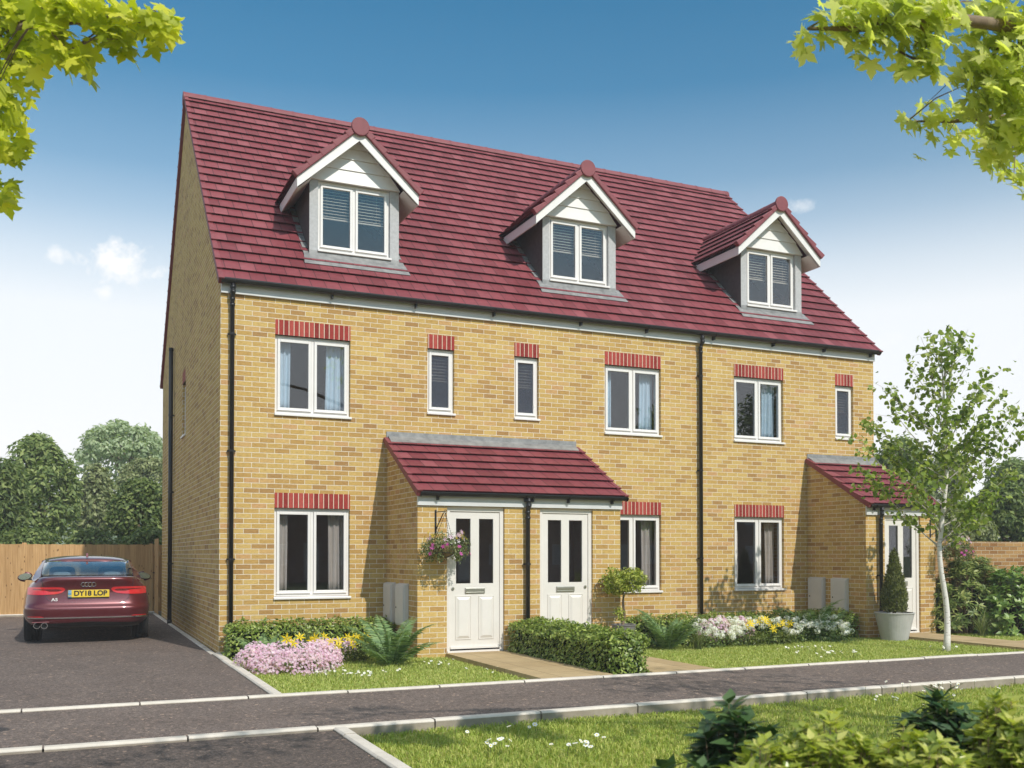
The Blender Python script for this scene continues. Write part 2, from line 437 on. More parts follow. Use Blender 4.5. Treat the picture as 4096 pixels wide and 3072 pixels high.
def sheet(mb, axis, plane, cuts, zb, top, openings, reveal=.1, sgn=1):
    """wall sheet in a vertical plane; openings (u0,u1,z0,z1); reveal goes inwards (sgn)"""
    us = sorted(set(cuts + [o[0] for o in openings] + [o[1] for o in openings]))
    def P(u, z, d=0): return (u, plane + sgn * d, z) if axis == 'x' else (plane + sgn * d, u, z)
    for a, b in zip(us[:-1], us[1:]):
        m = (a + b) / 2
        op = sorted([o for o in openings if o[0] < m < o[1]], key=lambda o: o[2])
        z = zb
        for o in op:
            if o[2] > z + 1e-6: mb.quad(P(a, z), P(b, z), P(b, o[2]), P(a, o[2]))
            z = o[3]
        mb.quad(P(a, z), P(b, z), P(b, top(b)), P(a, top(a)))
    for u0, u1, z0, z1 in openings:
        mb.quad(P(u0, z0), P(u0, z1), P(u0, z1, reveal), P(u0, z0, reveal))
        mb.quad(P(u1, z0), P(u1, z1), P(u1, z1, reveal), P(u1, z0, reveal))
        mb.quad(P(u0, z1), P(u1, z1), P(u1, z1, reveal), P(u0, z1, reveal))
        mb.quad(P(u0, z0), P(u1, z0), P(u1, z0, reveal), P(u0, z0, reveal))

DBL = [(.79, 1.94), (6.43, 7.575), (9.155, 10.30)]
SML = [(3.193, 3.652), (4.713, 5.165), (11.56, 12.02)]
front_open = [(a, b, 3.52, 4.715) for a, b in DBL] + [(a, b, .77, 2.12) for a, b in DBL] + [(a, b, 3.675, 4.715) for a, b in SML]
mb = MB()
sheet(mb, 'x', 0, [0, W], -.15, lambda u: 5.44, front_open)
SIDE = (4.70, 5.26, 3.69, 4.73)
gtop = lambda y: min(roof_z(y), roof_z(B - y)) - .05
sheet(mb, 'y', 0, [0, B / 2, B], -.15, gtop, [SIDE])
sheet(mb, 'y', W, [0, B / 2, B], -.15, gtop, [], sgn=-1)
mb.quad((0, B, -.15), (W, B, -.15), (W, B, 5.44), (0, B, 5.44))
mb.build('wall', M['brick'], house, fix=False)
mb = MB()
for z in (-.05, 2.45, 5.30): mb.box(.03, W - .03, .12, B - .03, z - .1, z)
mb.box(.03, W - .03, 3.2, 3.3, -.04, 5.2)
for x in (4.18, 8.36): mb.box(x - .05, x + .05, .12, B - .03, -.04, 5.2)
for x in (4.18, 8.36): mb.box(x - .05, x + .05, 2.0, B - 2.2, 5.31, 7.3)
mb.box(.03, W - .03, 3.2, 3.28, 5.31, 8.3)
mb.build('interior', M['inner'], house)

def fT(plane):
    return lambda u, d, z: (u, plane + d, z)
def gT(plane):
    return lambda u, d, z: (plane + d, u, z)

def window(parent, T, x0, x1, z0, z1, double=True, sill=True, pane_mat='glass', name='window'):
    """casement window; z0 is the underside of the sill"""
    f = MB(T); fw = .040; zb = z0 + .045 if sill else z0
    d0, d1 = .055, .12
    f.box(x0, x0 + fw, d0, d1, zb, z1); f.box(x1 - fw, x1, d0, d1, zb, z1)
    f.box(x0 + fw, x1 - fw, d0, d1, zb, zb + fw); f.box(x0 + fw, x1 - fw, d0, d1, z1 - fw - .012, z1)
    f.box(x0 + .12, x1 - .12, d0 - .008, d0 - .0005, z1 - .05, z1 - .03)      # trickle vent
    cells = []
    if double:
        xm = (x0 + x1) / 2
        f.box(xm - .020, xm + .020, d0, d1, zb + fw, z1 - fw - .012)
        cells = [(x0 + fw, xm - .020), (xm + .020, x1 - fw)]
    else: cells = [(x0 + fw, x1 - fw)]
    za, zc = zb + fw, z1 - fw - .012
    s0 = d0 - .016
    g = .004
    panes = []
    for a, b in cells:
        sw = .041
        a2, b2, z2, z3 = a + g, b - g, za + g, zc - g
        f.box(a2, a2 + sw, s0, d1 - .02, z2, z3); f.box(b2 - sw, b2, s0, d1 - .02, z2, z3)
        f.box(a2 + sw, b2 - sw, s0, d1 - .02, z2, z2 + sw); f.box(a2 + sw, b2 - sw, s0, d1 - .02, z3 - sw, z3)
        f.box(a2 - .006, b2 + .006, s0 - .012, s0 - .0005, z2 - .004, z2 + .012)     # drip bar
        panes.append((a2 + sw, b2 - sw, z2 + sw, z3 - sw))
    fr = f.build(name + '_frame' if parent is not house else name, M['white'], parent, bevel=.004)
    host = fr if parent is house else parent
    for a, b, c, d in panes:
        p = MB(T); p.box(a - .004, b + .004, s0 + .02, s0 + .03, c - .004, d + .004)
        p.build('pane', M[pane_mat], host)
    if sill:
        s = MB(T); s.hexa([(x0 - .008, -.035, z0), (x1 + .018, -.035, z0), (x1 + .018, d1, z0 + .004), (x0 - .008, d1, z0 + .004),
                           (x0 - .008, -.035, z0 + .034), (x1 + .018, -.035, z0 + .034), (x1 + .018, d1, z0 + .046), (x0 - .008, d1, z0 + .046)])
        s.build('window_sill', M['white'], host, bevel=.005)
    return panes

def lintel(T, x0, x1, z):
    l = MB(T); l.box(x0 + .001, x1 - .001, -.004, .098, z, z + .225)
    l.build('brick_lintel', M['soldier'], house)

fpanes = {}
for i, (a, b) in enumerate(DBL):
    window(house, fT(0), a, b, 3.50, 4.715); lintel(fT(0), a, b, 4.715)
    window(house, fT(0), a, b, .75, 2.12); lintel(fT(0), a, b, 2.12)
for a, b in SML:
    window(house, fT(0), a, b, 3.655, 4.715, False, True, 'obscure'); lintel(fT(0), a, b, 4.715)
window(house, gT(0), SIDE[0], SIDE[1], 3.67, 4.73, False, True, 'obscure'); lintel(gT(0), SIDE[0], SIDE[1], 4.73)

# tiles -------------------------------------------------------------
def tile_roof(mb, P0, xd, up, nr, width, length, g, tw=.225, th=.047, holes=()):
    P0, xd, up, nr = [np.array(a, float) for a in (P0, xd, up, nr)]
    n = int(math.ceil(length / g - 1e-6))
    for i in range(n):
        s0 = i * g; s1 = min((i + 1) * g + .085, length)
        off = .5 * (i % 2) + rng.uniform(-.04, .04)
        cuts = [0.0]
        for xa, xb, sa, sb in sorted(holes):
            if sa < s0 + g * .5 < sb: cuts += [xa, xb]
        cuts.append(width)
        for x0_, x1_ in zip(cuts[::2], cuts[1::2]): course(mb, P0 + xd * x0_, xd, up, nr, x1_ - x0_, i, s0, s1, off + x0_ / tw, tw, th)
def course(mb, P0, xd, up, nr, width, i, s0, s1, off, tw, th):
        a = P0 + up * s0; b = P0 + up * s1
        u0, u1 = off, off + width / tw
        lip = .008; e = a + up * .085; uv1 = [(u0, i + .02), (u1, i + .02), (u1, i + .02), (u0, i + .02)]; wv = xd * width
        mb.quad(a + nr * th, a + wv + nr * th, b + wv + nr * .002, b + nr * .002, uv=[(u0, i + .02), (u1, i + .02), (u1, i + .98), (u0, i + .98)])
        mb.quad(a + nr * (th - lip), a + wv + nr * (th - lip), a + wv + nr * th, a + nr * th, uv=uv1)          # tail edge
        mb.quad(a + nr * (th - lip), a + wv + nr * (th - lip), e + wv + nr * (th - lip - .012), e + nr * (th - lip - .012), uv=uv1)   # underside of the lap
        mb.quad(e - nr * .01, e + wv - nr * .01, e + wv + nr * (th - lip - .012), e + nr * (th - lip - .012), uv=uv1)
        if i == 0: mb.quad(a + nr * -.01, a + wv - nr * .01, e + wv - nr * .01, e - nr * .01, uv=uv1)
def verge(mb, P0, xd, up, nr, length, g, w=.075, h=.075):
    P0, xd, up, nr = [np.array(a, float) for a in (P0, xd, up, nr)]
    n = int(round(length / g))
    for i in range(n):
        a = P0 + up * (i * g - .012); b = P0 + up * (i * g + g - .004)
        q = []
        for lo in (1, 0):
            pass
        l0, l1 = -h * .75, -h * .75
        t0, t1 = .048, .024
        mb.hexa([a + nr * l0, a + xd * w + nr * l0, b + xd * w + nr * l1, b + nr * l1,
                 a + nr * t0, a + xd * w + nr * t0, b + xd * w + nr * t1, b + nr * t1])
        mb.hexa([a + nr * (t0 - .016) - up * .012 - xd * .006, a + nr * (t0 - .016) - up * .012 + xd * (w + .006), a + nr * (t0 - .016) + up * .02 + xd * (w + .006), a + nr * (t0 - .016) + up * .02 - xd * .006,
                 a + nr * (t0 + .008) - up * .012 - xd * .006, a + nr * (t0 + .008) - up * .012 + xd * (w + .006), a + nr * (t0 + .006) + up * .02 + xd * (w + .006), a + nr * (t0 + .006) + up * .02 - xd * .006])
cs = 1 / math.hypot(1, SL); UP = np.array((0, cs, SL * cs)); NR = np.array((0, -SL * cs, cs))
LEN = (B / 2 + .15) / cs
G = LEN / 24
mb = MB()
tile_roof(mb, (-.04, -.15, 5.42 - .02), (1, 0, 0), UP, NR, W + .08, LEN, G, holes=[(x + .04 + .02, x + .04 + 1.455, .80 / cs, 2.0 / cs) for x in (1.43, 5.53, 9.787)])
UPb = np.array((0, -cs, SL * cs)); NRb = np.array((0, SL * cs, cs))
tile_roof(mb, (-.04, B + .15, 5.42 - .02), (1, 0, 0), UPb, NRb, W + .08, LEN, G)
roof = mb.build('roof', M['tile'], house, fix=False, uv=True)
for x in (-.055, W - .02):
    mb = MB(); verge(mb, (x, -.16, 5.40), (1, 0, 0), UP, NR, LEN, G); mb.build('verge_tile', M['tile_plain'], roof, bevel=.006)
    mb = MB(); verge(mb, (x, B + .16, 5.40), (1, 0, 0), UPb, NRb, LEN, G); mb.build('verge_tile', M['tile_plain'], roof, bevel=.006)
mb = MB(); zr = roof_z(B / 2) - .075
x = -.06
while x < W + .02:
    x1 = min(x + .42, W + .06)
    mb.tube([(x, B / 2, zr), (x1 - .008, B / 2, zr)], [.125, .128], 12, arc=(math.pi, 2 * math.pi), ref=(0, 0, -1))
    mb.tube([(x1 - .03, B / 2, zr), (x1 - .004, B / 2, zr)], [.134, .134], 12, arc=(math.pi, 2 * math.pi), ref=(0, 0, -1))
    x = x1
mb.tube([(-.07, B/2, zr), (-.045, B/2, zr)], .13, 16); mb.tube([(W + .045, B/2, zr), (W + .07, B/2, zr)], .13, 16)
mb.build('ridge_tile', M['tile_plain'], roof, smooth=False)
mb = MB(); mb.box(0, W, -.045, -.0045, 5.247, 5.43); mb.box(-.0, W, -.045, .0, 5.43, 5.445)
mb.build('fascia', M['fascia'], house, bevel=.004)

def gutter(x0, x1, y, z, r, clips):
    mb = MB()
    mb.tube([(x0, y, z), (x1, y, z)], r, 14, arc=(0, math.pi), ref=(0, 0, -1))
    mb.box(x0, x1, y - r - .004, y - r + .008, z - .006, z + .012); mb.box(x0, x1, y + r - .008, y + r + .004, z - .006, z + .012)
    for xe in (x0, x1): mb.tube([(xe - .012, y, z), (xe + .012, y, z)], r + .008, 14, arc=(0, math.pi), ref=(0, 0, -1))
    g = mb.build('gutter', M['black_pvc'], house, smooth=False)
    for c in clips:
        b = MB(); b.tube([(c - .013, y, z), (c + .013, y, z)], r + .011, 14, arc=(0, math.pi), ref=(0, 0, -1))
        b.box(c - .012, c + .012, y, y + r + .04, z - r - .05, z - r + .02)
        b.build('gutter_bracket', M['black_pvc'], g)
gutter(.0, W + .03, -.125, 5.428, .062, [.19, 1.63, 2.97, 4.31, 5.92, 7.23, 8.65, 10.0, 11.22, 12.39])

def pipe(x, y_wall, y_gut, ztop, zbot, clips, r=.034):
    mb = MB(); y = y_wall - .065
    mb.tube([(x, y_gut, ztop + .02), (x, y_gut, ztop - .13), (x, y, ztop - .21), (x, y, zbot)], r, 12)
    for z in (ztop - .05, ztop - .12, ztop - .215, ztop - .30): 
        yy = y_gut if z > ztop - .15 else y
        mb.tube([(x, yy, z - .02), (x, yy, z + .02)], r + .006, 12)
    o = mb.build('downpipe', M['black_pvc'], house, smooth=True)
    for z in clips:
        b = MB(); b.tube([(x, y, z - .015), (x, y, z + .015)], r + .007, 12); b.box(x - .062, x + .062, y_wall - .04, y_wall - .02, z - .012, z + .012)
        b.box(x - .02, x + .02, y_wall - .04, y_wall + .001, z - .01, z + .01)
        b.build('pipe_clip', M['black_pvc'], o)
pipe(.157, 0, -.125, 5.375, -.05, [4.65, 2.935, 1.352])
pipe(8.38, 0, -.125, 5.375, .3, [4.645, 2.936, 1.354])
# vent pipe on the gable
mb = MB(); mb.tube([(-.07, 6.90, -.06), (-.07, 6.90, 5.74)], .045, 12); mb.tube([(-.07, 6.90, 5.70), (-.07, 6.90, 5.76)], .05, 12); mb.tube([(-.07, 6.90, -.02), (-.07, 6.90, .06)], .05, 12)
o = mb.build('downpipe', M['black_pvc'], house, smooth=True)
for z in (4.34, 2.73, 1.23):
    b = MB(); b.tube([(-.07, 6.90, z - .02), (-.07, 6.90, z + .02)], .053, 12); b.box(-.05, .001, 6.86, 6.94, z - .012, z + .012); b.box(-.08, -.06, 6.82, 6.98, z - .014, z + .014)
    b.build('pipe_clip', M['black_pvc'], o)

# dormers -----------------------------------------------------------
def dormer(x0):
    x1 = x0 + 1.475; cx = (x0 + x1) / 2; yd = .60
    zt = 7.43; zb0 = roof_z(yd) + .02; yb = (zt - 5.42) / SL - .15
    wx0, wx1, wz0, wz1 = x0 + .14, x1 - .15, 6.245, 7.375
    mb = MB()
    sheet(mb, 'x', yd, [x0, x1], zb0 - .12, lambda u: zt, [(wx0, wx1, wz0, wz1)], .12)
    d = mb.build('dormer', M['render'], house, fix=False)
    for x in (x0, x1):
        mb = MB(); s_ = .001 if x == x0 else -.001
        mb.quad((x + s_, yd, zb0 - .12), (x + s_, yd, zt), (x + s_, yb + .1, zt), (x + s_, yb + .1, roof_z(yb) - .02))
        mb.build('cheek', M['cheek'], d, fix=False)
    window(d, fT(yd), wx0, wx1, wz0 - .02, wz1)
    # gable cladding: four shiplap boards, each lapping out at its foot
    ap = 8.135; tn = .915
    mb = MB(); zc = wz1 - .005; k = 0
    hw = lambda z: max(.0, (ap - z) / tn)
    zs = [7.372, 7.59, 7.77, 7.94, 8.13]
    for a, b in zip(zs[:-1], zs[1:]):
        wa, wb = min(hw(a), (x1 - x0) / 2 + .01), min(hw(b), (x1 - x0) / 2 + .01)
        y0, y1 = yd - .035, yd - .018
        mb.hexa([(cx - wa, y0, a), (cx + wa, y0, a), (cx + wa, yd + .02, a), (cx - wa, yd + .02, a),
                 (cx - wb, y1, b - .008), (cx + wb, y1, b - .008), (cx + wb, yd + .02, b - .008), (cx - wb, yd + .02, b - .008)])
        mb.box(cx - wb, cx + wb, yd - .012, yd + .01, b - .009, b + .001)
    mb.build('gable_cladding', M['white_paint'], d)
    # roof
    zr = 8.235; tp = .915; c = 1 / math.hypot(1, tp); run = 1.02; L = run / c
    yf = .335; g = L / 5
    mb = MB(); vb = MB()
    for sx in (-1, 1):
        up = np.array((-sx * c, 0, tp * c)); nr = np.array((sx * tp * c, 0, c))
        P0 = np.array((cx + sx * run, yf + .01, zr - tp * run))
        tile_roof(mb, P0, (0, 1, 0), up, nr, 2.6, L, g)
        for i in range(5):
            a = P0 + up * (i * g - .012); b = P0 + up * (i * g + g - .006)
            vb.hexa([a + np.array((0, -.055, 0)) - nr * .045, a + np.array((0, .05, 0)) - nr * .045, b + np.array((0, .05, 0)) - nr * .045, b + np.array((0, -.055, 0)) - nr * .045,
                     a + np.array((0, -.055, 0)) + nr * .068, a + np.array((0, .05, 0)) + nr * .068, b + np.array((0, .05, 0)) + nr * .022, b + np.array((0, -.055, 0)) + nr * .022])
    mb.build('dormer_roof', M['tile'], d, fix=False, uv=True)
    vb.tube([(cx, yf - .065, zr - .03), (cx, yf - .02, zr - .03)], .148, 20)
    vb.build('verge_tile', M['tile_plain'], d, bevel=.012)
    rb = MB(); y = yf - .03
    while y < 2.75:
        rb.tube([(cx, y, zr - .07), (cx, y + .41, zr - .07)], [.135, .13], 12, arc=(math.pi, 2 * math.pi), ref=(0, 0, -1)); y += .42
    rb.build('ridge_tile', M['tile_plain'], d)
    # barge boards with boxed ends, side fascias and soffits
    mb = MB(); bw = .19
    ze = zr - tp * run
    for sx in (-1, 1):
        x_e = cx + sx * (run - .03); zt_e = ze - .005
        # board as a hexahedron in the gable plane
        y0, y1 = yf + .0, yf + .03
        p = [(cx, zr - .05 - bw), (x_e, zr - .05 - bw - tp * (run - .03) + .02), (x_e, zr - .05 - tp * (run - .03)), (cx, zr - .05)]
        mb.hexa([(p[0][0], y0, p[0][1]), (p[1][0], y0, p[1][1]), (p[1][0], y1, p[1][1]), (p[0][0], y1, p[0][1]),
                 (p[3][0], y0, p[3][1]), (p[2][0], y0, p[2][1]), (p[2][0], y1, p[2][1]), (p[3][0], y1, p[3][1])])
    mb.build('bargeboard', M['white_paint'], d, bevel=.003)
    mb = MB()
    for sx in (-1, 1):
        x_e = cx + sx * (run - .03); zlo = zr - .05 - bw - tp * (run - .03) + .02; zhi = zr - .06 - tp * (run - .03)
        xa, xb = sorted((x_e, x_e - sx * .022))
        mb.box(xa, xb, yf + .031, 1.95, zlo + .001, zhi)
        xin = x0 - .002 if sx < 0 else x1 + .002
        xo = x_e - sx * .023; zi = zlo + .004 + tp * abs(xo - xin)
        mb.quad((xo, yf + .031, zlo + .004), (xin, yf + .031, zi), (xin, 2.2, zi), (xo, 2.2, zlo + .004))          # soffit
        # sloping soffit under the front overhang
        q = []
        for yy in (yf + .031, yd - .04):
            q.append(((cx, yy, zr - .075), (x_e - sx * .02, yy, zhi - .01)))
        mb.quad(q[0][0], q[0][1], q[1][1], q[1][0])
    mb.build('soffit', M['white_paint'], d, fix=True)
    # lead: front apron and stepped side flashings lying on the tiles
    mb = MB()
    P = lambda x, y, h: np.array((x, y, roof_z(y) - .02)) + NR * h
    mb.hexa([P(x0 - .12, .40, .032), P(x1 + .13, .40, .032), P(x1 + .10, .60, .032), P(x0 - .09, .60, .032),
             P(x0 - .12, .40, .037), P(x1 + .13, .40, .037), P(x1 + .10, .60, .042), P(x0 - .09, .60, .042)])
    mb.box(x0 - .004, x1 + .004, yd - .008, yd - .0006, zb0 - .02, zb0 + .075)
    for sx, xx in ((-1, x0), (1, x1)):
        n = 8
        for i in range(n):
            ya = .60 + (1.85 - .60) * i / n; yb2 = .60 + (1.85 - .60) * (i + 1) / n
            xo = xx + sx * (.085 if i else .09)
            q0, q1 = sorted((xx, xo))
            mb.hexa([P(q0, ya, .030), P(q1, ya, .030), P(q1, yb2, .030), P(q0, yb2, .030), P(q0, ya, .044), P(q1, ya, .044), P(q1, yb2 - .01, .036), P(q0, yb2 - .01, .036)])
    mb.build('lead_flashing', M['lead'], d)
    return (wx0, wx1, wz0, wz1)
dorm = [dormer(x) for x in (1.43, 5.53, 9.787)]

# porches -----------------------------------------------------------
PY0 = -1.51
def porch(x0, x1, doors):
    sl = .575; zw = 3.235
    top = lambda y: zw + sl * y - .02
    mb = MB()
    sheet(mb, 'x', PY0, [x0, x1], -.15, lambda u: 2.30, [(a, b, -.15, 2.122) for a, b, s in doors], .10)
    for x in (x0, x1):
        mb.quad((x, PY0, -.15), (x, -.0005, -.15), (x, -.0005, top(0)), (x, PY0, top(PY0)))
    p = mb.build('porch', M['brick'], house, fix=False)
    mb = MB()
    for x in (x0, x1): 
        xa, xb = (x + .012, x + .03) if x == x0 else (x - .03, x - .012)
        mb.quad((xa, PY0 + .02, -.1), (xa, -.01, -.1), (xa, -.01, 2.3), (xa, PY0 + .02, 2.3))
    mb.quad((x0 + .03, -.005, -.02), (x1 - .03, -.005, -.02), (x1 - .03, -.005, 3.0), (x0 + .03, -.005, 3.0))
    mb.quad((x0 + .03, -.005, -.02), (x1 - .03, -.005, -.02), (x1 - .03, PY0 + .1, -.02), (x0 + .03, PY0 + .1, -.02))
    mb.quad((x0 + .03, -.005, 2.35), (x1 - .03, -.005, 2.35), (x1 - .03, PY0 + .02, 2.35), (x0 + .03, PY0 + .02, 2.35))
    mb.build('porch_interior', M['inner'], p, fix=False)
    c = 1 / math.hypot(1, sl); up = np.array((0, c, sl * c)); nr = np.array((0, -sl * c, c))
    L = 1.63 / c; g = L / 7
    P0 = (x0 - .05, -1.63, zw - sl * 1.63)
    mb = MB(); tile_roof(mb, (x0 - .03, P0[1], P0[2]), (1, 0, 0), up, nr, x1 - x0 + .06, L, g); 
    r = mb.build('porch_roof', M['tile'], p, fix=False, uv=True)
    for x in (x0 - .055, x1 - .015):
        mb = MB(); verge(mb, (x, P0[1] - .01, P0[2]), (1, 0, 0), up, nr, L, g, .07, .07)
        mb.build('verge_tile', M['tile_plain'], p, bevel=.005)
    mb = MB(); mb.box(x0 - .01, x1 + .02, PY0 - .035, PY0 - .003, 2.122, 2.325); mb.build('fascia', M['fascia'], p, bevel=.004)
    mb = MB(); mb.box(x0 - .005, x1 + .02, -.018, -.003, 3.215, 3.345)
    q = lambda x, d, h: np.array((x, 0, zw)) - up * d + nr * h
    mb.hexa([q(x0 + .02, .20, .034), q(x1 - .01, .20, .034), q(x1 - .01, -.0, .034), q(x0 + .02, 0, .034), q(x0 + .02, .20, .04), q(x1 - .01, .20, .04), q(x1 - .01, 0, .05), q(x0 + .02, 0, .05)])
    mb.build('lead_flashing', M['lead'], p)
    return p
D1, D2, D3 = (2.965, 3.872, 'l'), (4.452, 5.357, 'r'), (11.30, 12.16, 'l')
porch(2.52, 5.845, [D1, D2]); porch(10.86, 12.53, [D3])
gutter(2.53, 5.90, PY0 - .095, 2.303, .052, [2.80, 4.18, 4.30, 4.90, 5.66])
gutter(10.87, 12.58, PY0 - .095, 2.303, .052, [11.0, 12.3])
pipe(4.222, PY0, PY0 - .095, 2.265, -.05, [1.28]); pipe(11.15, PY0, PY0 - .095, 2.265, -.05, [1.05])

def door(x0, x1, side):
    fw = .062; yf = PY0 + .035
    f = MB(fT(yf)); zt = 2.121
    f.box(x0, x0 + fw, 0, .08, .0, zt); f.box(x1 - fw, x1, 0, .08, .0, zt); f.box(x0 + fw, x1 - fw, 0, .08, zt - .075, zt)
    a, b = x0 + fw + .003, x1 - fw - .003; zb, zc = .055, zt - .078
    w = b - a; cx = (a + b) / 2
    g0, g1 = cx - .295 * w / .78, cx - .067 * w / .78
    h0, h1 = 2 * cx - g1, 2 * cx - g0
    lf = MB()
    y0 = yf + .018
    sheet(lf, 'x', y0, [a, b], zb, lambda u: zc, [(g0, g1, 1.0, 1.945), (h0, h1, 1.0, 1.945)], .03)
    for xx in (a, b): lf.quad((xx, y0, zb), (xx, y0 + .05, zb), (xx, y0 + .05, zc), (xx, y0, zc))
    lf.quad((a, y0, zb), (b, y0, zb), (b, y0 + .05, zb), (a, y0 + .05, zb)); lf.quad((a, y0 + .05, zb), (b, y0 + .05, zb), (b, y0 + .05, .99), (a, y0 + .05, .99))
    d = lf.build('front_door', M['door'], house, fix=False)
    f.build('door_frame', M['door'], d, bevel=.006)
    for p0, p1 in ((g0, g1), (h0, h1)):
        p = MB(); p.box(p0 - .004, p1 + .004, y0 + .02, y0 + .028, .997, 1.948); p.build('pane', M['glass'], d)
        q = MB(); m = .045      # raised and fielded panel, sunk margin
        q.box(p0, p1, y0 - .003, y0 + .0, .195, .81)
        q.hexa([(p0 + .006, y0 - .003, .201), (p1 - .006, y0 - .003, .201), (p1 - .006, y0 - .003, .804), (p0 + .006, y0 - .003, .804),
                (p0 + m, y0 - .022, .195 + m), (p1 - m, y0 - .022, .195 + m), (p1 - m, y0 - .022, .81 - m), (p0 + m, y0 - .022, .81 - m)])
        for e0, e1, z0, z1 in ((p0 - .008, p0, .187, .818), (p1, p1 + .008, .187, .818), (p0, p1, .187, .195), (p0, p1, .81, .818)):
            q.box(e0, e1, y0 - .010, y0 - .0005, z0, z1)
        q.build('door_panel', M['door'], d)
    l = MB(); l.box(cx - .155, cx + .155, y0 - .016, y0 - .0005, .855, .938); l.box(cx - .148, cx + .148, y0 - .024, y0 - .0165, .885, .930); l.box(cx - .14, cx + .14, y0 - .022, y0 - .0165, .865, .875)
    l.build('letter_box', M['metal'], d, bevel=.003)
    lx = a + .045 if side == 'l' else b - .045
    k = MB(); k.tube([(lx, y0 - .012, .925), (lx, y0 - .0005, .925)], .023, 16, ref=(0, 0, 1)); k.tube([(lx, y0 - .016, .925), (lx, y0 - .0125, .925)], .011, 12)
    k.build('door_lock', M['metal'], d)
    th = MB(); th.box(x0 + .02, x1 - .02, yf - .02, yf + .08, .0, .03); th.box(a, b, y0 - .03, y0 - .0005, .055, .085); th.build('door_threshold', M['white'], d)
for dd in (D1, D2, D3): door(*dd)

# curtains and blinds: hang inside the windows -> things of their own ------------------
def curtain(x0, x1, z0, z1, y, mat, label, group, gather):
    """hung sheet with soft folds; gather = (top width share, bottom width share) kept on the given side"""
    mb = MB(); nf = max(2, int((x1 - x0) / .06))
    side, bot = gather
    def fn(a, b):
        w = (x1 - x0) * (1 - (1 - bot) * b ** 1.2)
        x = x0 + a * w if side == 'l' else x1 - a * w
        return (x, y + .022 * math.sin(a * nf * 2 * math.pi) * (.6 + .4 * b) + .01 * math.sin(a * 9 + b * 3), z1 - (z1 - z0) * b)
    mb.grid(fn, nf * 8, 6)
    o = mb.build('curtain', M[mat], None, org=((x0 + x1) / 2, y, z1), smooth=True, fix=False, solid=.003)
    return tag(o, label, 'curtain', group)
wn = ['left', 'middle', 'right']
for i, (a, b) in enumerate(DBL):
    xm = (a + b) / 2
    w = {0: 'upper window beside the left corner downpipe', 1: 'upper window just left of the central downpipe', 2: 'upper window just right of the central downpipe'}[i]
    lw, rw = ((.27, .33), (.24, .33), (.22, .36))[i]
    curtain(a + .06, a + lw, 3.56, 4.68, .20, 'curtain_blue', 'pale blue curtain in left pane of ' + w, 'pale blue upstairs curtains', ('l', .93))
    curtain(b - rw, b - .06, 3.56, 4.68, .20, 'curtain_blue', 'pale blue curtain in right pane of ' + w, 'pale blue upstairs curtains', ('r', 1.12))
    w = {0: 'ground floor window beside the left corner downpipe', 1: 'ground floor window just right of the double porch', 2: 'ground floor window left of the single porch'}[i]
    curtain(a + .06, a + .24, .8, 2.08, .22, 'curtain_beige', 'beige curtain in left pane of ' + w, 'beige downstairs curtains', ('l', .95))
    curtain(b - .29, b - .06, .8, 2.08, .22, 'curtain_beige', 'beige curtain in right pane of ' + w, 'beige downstairs curtains', ('r', 1.0))
def blind(x0, x1, ztop, zbot, y, label, group, pitch=.05):
    mb = MB(); z = ztop
    mb.box(x0, x1, y - .02, y + .02, ztop, ztop + .03)
    while z > zbot:
        z -= pitch
        mb.hexa([(x0, y - .02, z - .012), (x1, y - .02, z - .012), (x1, y + .02, z + .010), (x0, y + .02, z + .010), (x0, y - .02, z - .009), (x1, y - .02, z - .009), (x1, y + .02, z + .013), (x0, y + .02, z + .013)])
    mb.box(x0, x1, y - .015, y + .015, z - .05, z - .03)
    for xx in (x0 + .12, x1 - .12): mb.box(xx - .001, xx + .001, y - .001, y + .001, z - .03, ztop)
    tag(mb.build('window_blind', M['blind'], None, org=((x0 + x1) / 2, y, ztop)), label, 'blind', group)
for (a, b, c, d), w in zip(dorm, ('left dormer', 'middle dormer', 'right dormer')):
    blind(a + .06, b - .06, d - .06, d - .50, .60 + .17, 'slatted cream blind half lowered in the %s window' % w, 'dormer window blinds')
for (a, b), w in zip(SML, ('narrow obscured window nearest the left gable', 'narrow obscured window above the middle of the double porch', 'narrow obscured window at the right corner')):
    blind(a + .05, b - .05, 4.62, 4.32, .17, 'short slatted blind in the ' + w, 'small window blinds')

# meter boxes on the porch side walls ---------------------------------
def meter(xw, y0, y1, z0, z1, label):
    t = thing('meter_box', label, 'meter box', (xw, (y0 + y1) / 2, z0), 'grey meter boxes on the porch side walls')
    mb = MB(); d = .07
    mb.hexa([(xw - d, y0, z0), (xw - .001, y0, z0), (xw - .001, y1, z0), (xw - d, y1, z0), (xw - d, y0, z1 - .02), (xw - .001, y0, z1), (xw - .001, y1, z1), (xw - d, y1, z1 - .02)])
    mb.build('cabinet', M['meter'], t, bevel=.006)
    mb = MB(); mb.box(xw - d - .012, xw - d - .0005, y0 + .02, y1 - .02, z0 + .02, z1 - .045)
    d_ = mb.build('door', M['meter'], t, bevel=.005)
    mb = MB(); ly = y1 - .07; mb.tube([(xw - d - .018, ly, (z0 + z1) / 2 - .05), (xw - d - .0125, ly, (z0 + z1) / 2 - .05)], .013, 12); mb.build('lock', M['iron'], d_)
meter(2.52, -.50, -.08, .38, 1.0, 'grey meter box on the double porch side wall, nearer the house wall')
meter(2.52, -1.12, -.70, .38, 1.0, 'grey meter box on the double porch side wall, nearer the front corner')
meter(10.86, -.49, -.08, .38, 1.0, 'grey meter box on the single porch side wall, nearer the house wall')
meter(10.86, -1.09, -.69, .38, 1.0, 'grey meter box on the single porch side wall, nearer the front corner')
